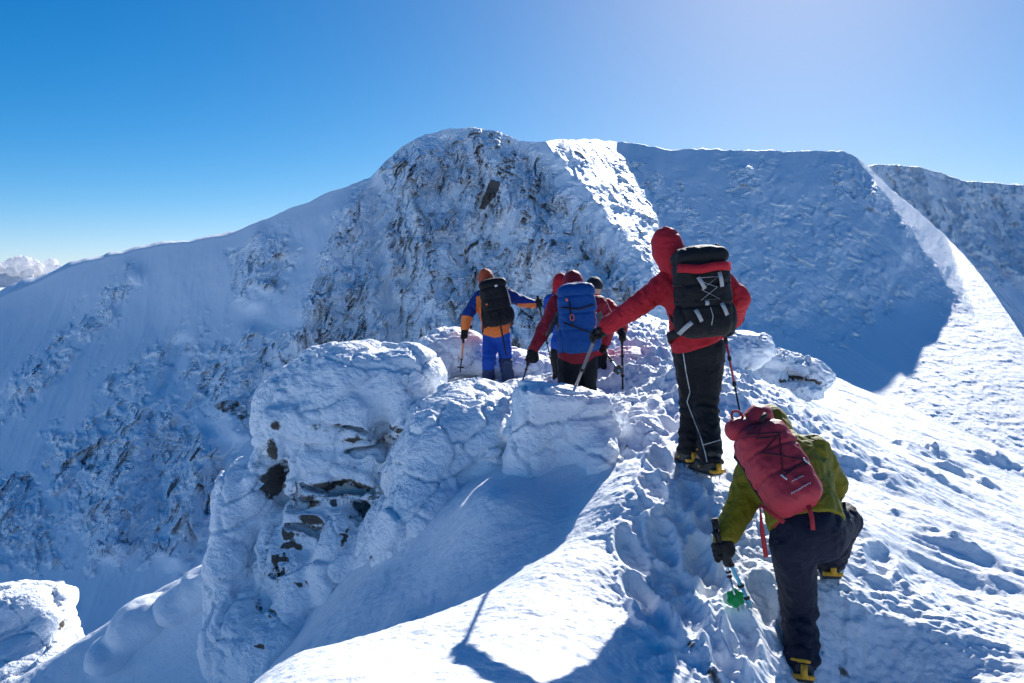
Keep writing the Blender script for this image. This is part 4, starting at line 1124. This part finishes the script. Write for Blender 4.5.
def pack2():
    root, loc, Mx = make_pack('large blue rucksack on the maroon jacketed hiker', A(578, 322, 7.58), A(575, 288, 7.62)-A(580, 357, 7.62), (0, -1, .08), .36, .60, .23, M['pack_blue'], M['pack_blue'], .010, 7.)
    Y = .23/2+.012
    v_, f_ = ribbon([loc(-.16, Y-.01, .15), loc(0, Y+.01, .12), loc(.16, Y-.01, .155)], Mx[1], .016, .006); link('lid_strap', v_, f_, M['web'], root)
    v_, f_ = ribbon([loc(-.08, Y+.012, .20), loc(-.075, Y+.012, .05), loc(-.06, Y+.012, -.04)], Mx[1], .014, .005); link('compression_strap', v_, f_, M['web'], root)
    v_, f_ = tube([loc(-.065+.02*math.cos(t), Y+.016, .045+.03*math.sin(t)) for t in np.linspace(0, 2*math.pi, 12)], .004, 5); link('zip_pull', v_, f_, M['pink'], root)
    v_, f_ = ribbon([loc(-.11, Y+.016, .235), loc(-.10, Y+.018, .205)], Mx[1], .02, .005); link('logo', v_, f_, M['pink'], root)
    v_, f_ = ribbon([loc(.155, .09, .10), loc(.165, .088, .0), loc(.15, .09, -.10)], Mx[1], .016, .005); link('side_piping', v_, f_, M['pink'], root)
    v_, f_ = ribbon([loc(-.15, Y-.01, .0), loc(-.02, Y+.010, -.06), loc(.12, Y-.002, -.12)], Mx[1], .014, .005); link('compression_strap', v_, f_, M['web'], root)
    for sx in (-1, 1):
        v_, f_ = ribbon([loc(sx*.15, -.10, -.26), loc(sx*.20, -.2, -.27), loc(sx*.16, -.33, -.28)], Mx[2], .012, .06); link('hip_belt', v_, f_, M['pack_blue'], root)
pack2()
make_pole('black trekking pole in the maroon jacketed hiker\'s left glove', J2['handL'], tip3, 'carbon')
make_pole('grey trekking pole trailing behind the maroon jacketed hiker\'s right hip', J2['handR'], tip4, 'grey_pole', 'cyan', r=.012)

# ---- hiker in orange and blue ---------------------------------------------------------
J3 = dict(head=A(486, 279, 10.3), neck=A(489, 291, 10.32), chest=A(494, 309, 10.34), pelvis=A(496, 331, 10.36), shL=A(480, 297, 10.3), shR=A(507, 295, 10.3),
          elL=A(468, 314, 10.26), wrL=A(465, 328, 10.22), handL=A(464, 335, 10.2), elR=A(521, 301, 10.36), wrR=A(533, 304, 10.42), handR=A(539, 303, 10.44),
          hipL=A(490, 338, 10.36), hipR=A(503, 338, 10.36), knL=A(489, 361, 10.22), knR=A(506, 362, 10.3), anL=A(488, 383, 10.36), anR=A(509, 386, 10.28), toeL=A(487, 385, 10.6), toeR=A(510, 388, 10.5), look=np.array([-.2, 1, -.25]))
tip5 = A(460, 373, 10.15); tip6 = A(554, 376, 10.5)
def j3idx(c, J):
    sp = unit(J['neck']-J['pelvis']); t = (c-J['pelvis']) @ sp
    torso = (c[:, 0] > J['shL'][0]-.10) & (c[:, 0] < J['shR'][0]+.06)
    o = torso & (t < .30) & (c[:, 0] > J['elL'][0]+.13)
    o |= (np.linalg.norm(c-J['wrL'], axis=1) < .17)
    axr = unit(J['wrR']-J['elR']); low = (c[:, 2] < (J['elR'][2]-.03)) & (c[:, 0] > J['elR'][0]-.05)
    o |= low
    o |= (c[:, 0] < J['shL'][0]+.05) & (c[:, 0] > J['shL'][0]-.05) & (t > .24) & (t < .5)
    return o.astype(int)
def t3idx(c, J):
    k = (c[:, 2] < J['knR'][2]+.06) & (np.abs(c[:, 0]-J['knR'][0]) < .14)
    k |= (c[:, 2] < J['knL'][2]-.12)
    return k.astype(int)
make_person('hiker in orange and blue jacket with rust hood and bright blue trousers', J3, (-.05, 1, 0), [M['blue'], M['orange']], [M['trouser_blue'], M['gaiter']], M['rust'], .013,
            grips={'L': J3['handL']-tip5, 'R': J3['handR']-tip6}, seed=22., jacket_idx=j3idx, trouser_idx=t3idx, hem_drop=.02, jradii=.98)
def pack3():
    root, loc, Mx = make_pack('black rucksack on the orange and blue jacketed hiker', A(496, 305, 10.08), A(492, 282, 10.12)-A(500, 330, 10.12), (.05, -1, .1), .36, .54, .22, M['pack_black'], M['pack_black'], .012, 17.)
    Y = .22/2+.012
    v_, f_ = ribbon([loc(.02, Y+.018, .235), loc(.055, Y+.018, .24)], Mx[1], .028, .006); link('logo', v_, f_, M['white'], root)
    v_, f_ = ribbon([loc(.16, .09, .22), loc(.185, .08, .08), loc(.19, .07, -.02)], Mx[1], .018, .006); link('side_piping', v_, f_, M['web_grey'], root)
    v_, f_ = ribbon([loc(0, Y+.01, -.1), loc(.01, Y+.01, -.27), loc(.015, Y-.0, -.5), loc(.02, Y-.0, -.68)], Mx[1], .022, .006); link('hanging_strap', v_, f_, M['web'], root)
    v_, f_ = ribbon([loc(-.19, .05, .0), loc(-.2, .07, -.16), loc(-.23, .04, -.33)], Mx[1], .02, .006); link('hanging_strap', v_, f_, M['web'], root)
    v_, f_ = tube([loc(-.13, Y, .02), loc(-.11, Y+.012, .02)], .012, 6); link('buckle', v_, f_, M['orange'], root)
    for sx in (-1, 1):
        v_, f_ = ribbon([loc(sx*.15, -.10, -.22), loc(sx*.20, -.2, -.25), loc(sx*.16, -.33, -.27)], Mx[2], .012, .06); link('hip_belt', v_, f_, M['web'], root)
pack3()
make_pole('black and orange trekking pole in the blue sleeved left hand', J3['handL'], tip5, 'orange_pole', 'carbon', joints=(.35, .8), r=.011)
make_pole('dark trekking pole held out in the orange and blue jacketed hiker\'s right hand', J3['handR'], tip6, 'carbon', r=.010)

# ---- climber stepping up in olive --------------------------------------------------------
J4 = dict(head=A(770, 428, 4.52), neck=A(777, 440, 4.40), chest=A(792, 474, 4.26), pelvis=A(806, 522, 4.08), shL=A(756, 463, 4.36), shR=A(813, 452, 4.36),
          elL=A(740, 507, 4.28), wrL=A(724, 539, 4.18), handL=A(721, 552, 4.16), elR=A(832, 484, 4.38), wrR=A(820, 522, 4.60), handR=A(811, 538, 4.68),
          hipL=A(793, 545, 4.04), hipR=A(823, 538, 4.04), knL=A(799, 606, 4.20), knR=A(843, 521, 4.34), anL=A(802, 660, 4.05), anR=A(829, 560, 4.60), toeL=A(797, 668, 4.26), toeR=A(820, 566, 4.8), look=np.array([-.3, 1, -.5]))
tip7 = A(739, 612, 4.12); tip8 = A(752, 609, 4.22)
p4 = make_person('climber bent forward in olive jacket and navy trousers stepping up the snow', J4, (-.25, 1, -.1), M['olive'], M['navy'], M['olive'], .0075,
            grips={'L': unit(A(724, 545, 4.14)-tip7), 'R': np.array([.1, .4, 1])}, seed=32., jradii=1.05, hem_drop=-.05, has_hood=True, legr=1.08, belly=.155)
def pack4():
    top, bot = A(757, 434, 4.18), A(799, 503, 3.94)
    root, loc, Mx = make_pack('red roll top rucksack with dark bungee lacing on the olive jacketed climber', (top+bot)/2, top-bot, (.05, -1, .55), .285, .49, .22, M['pack_red'], M['pack_red'], .008, 27., lid=False, pockets=False, taper=.80, front=.3)
    Y = .22/2+.014; h = .49
    def roll(P):
        q = (P-loc(0, 0, 0).astype(np.float32)) @ Mx.T.astype(np.float32)
        o = cap(q, (-.105, .02, .265), (.0, .0, .28), .056, .055)
        o = smin(o, ell(q, (.055, .0, .295), (.08, .085, .07)), .02)
        return o-.006*ridged(P*np.float32(12), 2, off=4)
    V, F = nets(roll, loc(0, 0, .3)-.3, loc(0, 0, .3)+.3, .008); link('roll_top', V, F, M['pack_red'], root)
    v_, f_ = tube([loc(-.07+.03*math.cos(t), .05, .325+.035*math.sin(t)) for t in np.linspace(0, math.pi*2, 14)], .007, 6); link('haul_loop', v_, f_, M['web_red'], root)
    pts = [(-.02, .255), (-.13, .16), (.03, .13), (.09, .20), (-.02, .255), (-.09, .10), (.10, .10), (-.08, .0), (.12, -.02), (-.07, -.09), (.09, .15), (-.08, .0)]
    pts = [(.02, .235), (-.115, .18), (.06, .125), (-.09, .055), (.105, -.055), (-.055, -.10), (.045, .11), (-.07, .135), (.02, .235)]
    v_, f_ = tube(on_pack(root, loc, Mx, pts), .0042, 5); link('bungee_cord', v_, f_, M['cord_dark'], root)
    for x, z in ((.105, -.055), (-.055, -.10)):
        v_, f_ = tube(on_pack(root, loc, Mx, [(x-.008, z+.016), (x+.008, z-.016)], .007), .006, 6); link('cord_toggle', v_, f_, M['alu'], root)
    v_, f_ = tube([loc(.0, Y+.004, .225), loc(.04, Y+.004, .25)], .014, 6); link('buckle', v_, f_, M['web'], root)
    # worn white print, no longer legible
    rs = random.Random(3)
    for (x0, z0, n) in ((-.03, -.135, 11), (-.065, -.190, 18)):
        pl = on_pack(root, loc, Mx, [(x0+i*.0072, z0+.0022*i*.5+(.004 if i % 2 else -.004)*rs.uniform(.2, 1.4)) for i in range(n)], .0015)
        v_, f_ = ribbon(pl, Mx[1], .0022, .0015); link('worn_print', v_, f_, M['white'], root)
    v_, f_ = ribbon([loc(-.11, -.03, -.27), A(760, 505, 3.98), A(762, 530, 3.98), A(766, 557, 4.02)], Mx[1], .024, .005); link('hanging_strap', v_, f_, M['web_red'], root)
    v_, f_ = ribbon([A(808, 503, 3.90), A(812, 518, 3.88), A(813, 530, 3.86)], Mx[1], .022, .006); link('hanging_strap', v_, f_, M['web_red'], root)
    for sx in (-1, 1):
        v_, f_ = ribbon([loc(sx*.09, -.09, -.22), loc(sx*.105, -.13, -.225), loc(sx*.11, -.17, -.23)], Mx[2], .012, .04); link('hip_belt', v_, f_, M['web_red'], root)
pack4()
make_pole('silver trekking pole with green basket under the black glove', A(722, 548, 4.15), tip7, 'alu', 'alu', 'green', r=.0085, basket_r=.046, face=(.1, -.9, .55), joints=(.55, .62), up=.16)
make_pole('light blue trekking pole section beside the green basket', A(724, 550, 4.15), tip8, 'cyan', 'cyan', 'rubber', r=.0115, basket_r=.016, strap=False, joints=(.4, .75), up=.12)

# ---- two hikers mostly hidden beyond the blue pack ----------------------------------------
def shift(px, d, z0, sc=1.0):
    pass
J5 = dict(head=A(561, 284, 9.7), neck=A(562, 295, 9.7), chest=A(566, 314, 9.7), pelvis=A(566, 346, 9.72), shL=A(551, 301, 9.68), shR=A(580, 301, 9.7), elL=A(550, 318, 9.75), wrL=A(556, 330, 9.95), handL=A(558, 333, 10.0),
          elR=A(582, 322, 9.8), wrR=A(578, 335, 9.9), handR=A(577, 340, 9.95), hipL=A(559, 352, 9.72), hipR=A(573, 352, 9.72), knL=A(560, 380, 9.75), knR=A(574, 380, 9.75), anL=A(560, 404, 9.75), anR=A(574, 404, 9.75), toeL=A(560, 406, 9.95), toeR=A(574, 406, 9.95))
make_person('hiker with red hood and blue sleeve mostly hidden beyond the blue rucksack', J5, (.1, 1, 0), M['trouser_blue'], M['black'], M['red'], .016, seed=42., crampons=False)
J6 = dict(head=A(594, 289, 8.95), neck=A(593, 300, 8.95), chest=A(591, 320, 8.95), pelvis=A(590, 350, 8.95), shL=A(577, 307, 8.95), shR=A(607, 306, 8.92), elL=A(572, 326, 9.0), wrL=A(574, 340, 9.15), handL=A(576, 345, 9.2),
          elR=A(622, 323, 8.75), wrR=A(622, 330, 8.6), handR=A(622, 336, 8.5), hipL=A(582, 356, 8.95), hipR=A(598, 356, 8.95), knL=A(582, 386, 8.95), knR=A(598, 386, 8.95), anL=A(582, 414, 8.95), anR=A(598, 414, 8.95), toeL=A(582, 416, 9.2), toeR=A(598, 416, 9.2))
tip9 = A(623, 410, 8.1)
make_person('hiker in black hat and red jacket partly hidden right of the blue rucksack', J6, (.1, 1, 0), M['red'], M['black'], M['red'], .016, seed=52., crampons=False, has_hood=False, hat=M['hat'],
            grips={'R': J6['handR']-tip9})
make_pole('upright black trekking pole standing between the two red jackets', J6['handR'], tip9, 'carbon', r=.012)

# ================================================================== LIGHT, CAMERA
sun = bpy.data.lights.new('sun', 'SUN'); sun.energy = 3.75; sun.angle = R(.53); sun.color = (1.0, .97, .935)
so = bpy.data.objects.new('sun', sun); C.objects.link(so)
so.rotation_euler = Vector(SUN).to_track_quat('Z', 'Y').to_euler(); so.location = (0, 0, 60)
w = bpy.data.worlds.new('World'); scene.world = w; w.use_nodes = True
nt = w.node_tree; bg = nt.nodes['Background']
sky = nt.nodes.new('ShaderNodeTexSky'); sky.sky_type = 'NISHITA'; sky.sun_disc = False
sky.sun_elevation = SUN_EL; sky.sun_rotation = SUN_AZ; sky.altitude = 2500; sky.air_density = .7; sky.dust_density = 1.2; sky.ozone_density = 4.2
hs = nt.nodes.new('ShaderNodeHueSaturation'); hs.inputs['Saturation'].default_value = 1.3; hs.inputs['Hue'].default_value = .504
nt.links.new(sky.outputs[0], hs.inputs['Color'])
m1 = nt.nodes.new('ShaderNodeVectorMath'); m1.operation = 'MULTIPLY_ADD'; m1.inputs[1].default_value = (.09, .09, .09); m1.inputs[2].default_value = (1, 1, 1)
m2 = nt.nodes.new('ShaderNodeVectorMath'); m2.operation = 'DIVIDE'
nt.links.new(hs.outputs[0], m1.inputs[0]); nt.links.new(hs.outputs[0], m2.inputs[0]); nt.links.new(m1.outputs[0], m2.inputs[1])
nt.links.new(m2.outputs[0], bg.inputs['Color'])
bg.inputs['Strength'].default_value = .095

cam = bpy.data.cameras.new('camera'); co = bpy.data.objects.new('camera', cam); C.objects.link(co)
cam.sensor_width = 36; cam.lens = 36*FPX/1024; cam.clip_start = .05; cam.clip_end = 60000
co.location = Vector(EYE); co.rotation_euler = (math.pi/2-PITCH, 0, 0)
scene.camera = co
vs = scene.view_settings; vs.view_transform = 'Standard'; vs.look = 'None'; vs.exposure = 1.05; vs.gamma = 1; vs.use_curve_mapping = False
scene.cycles.use_denoising = True
scene.cycles.max_bounces = 6; scene.cycles.diffuse_bounces = 4
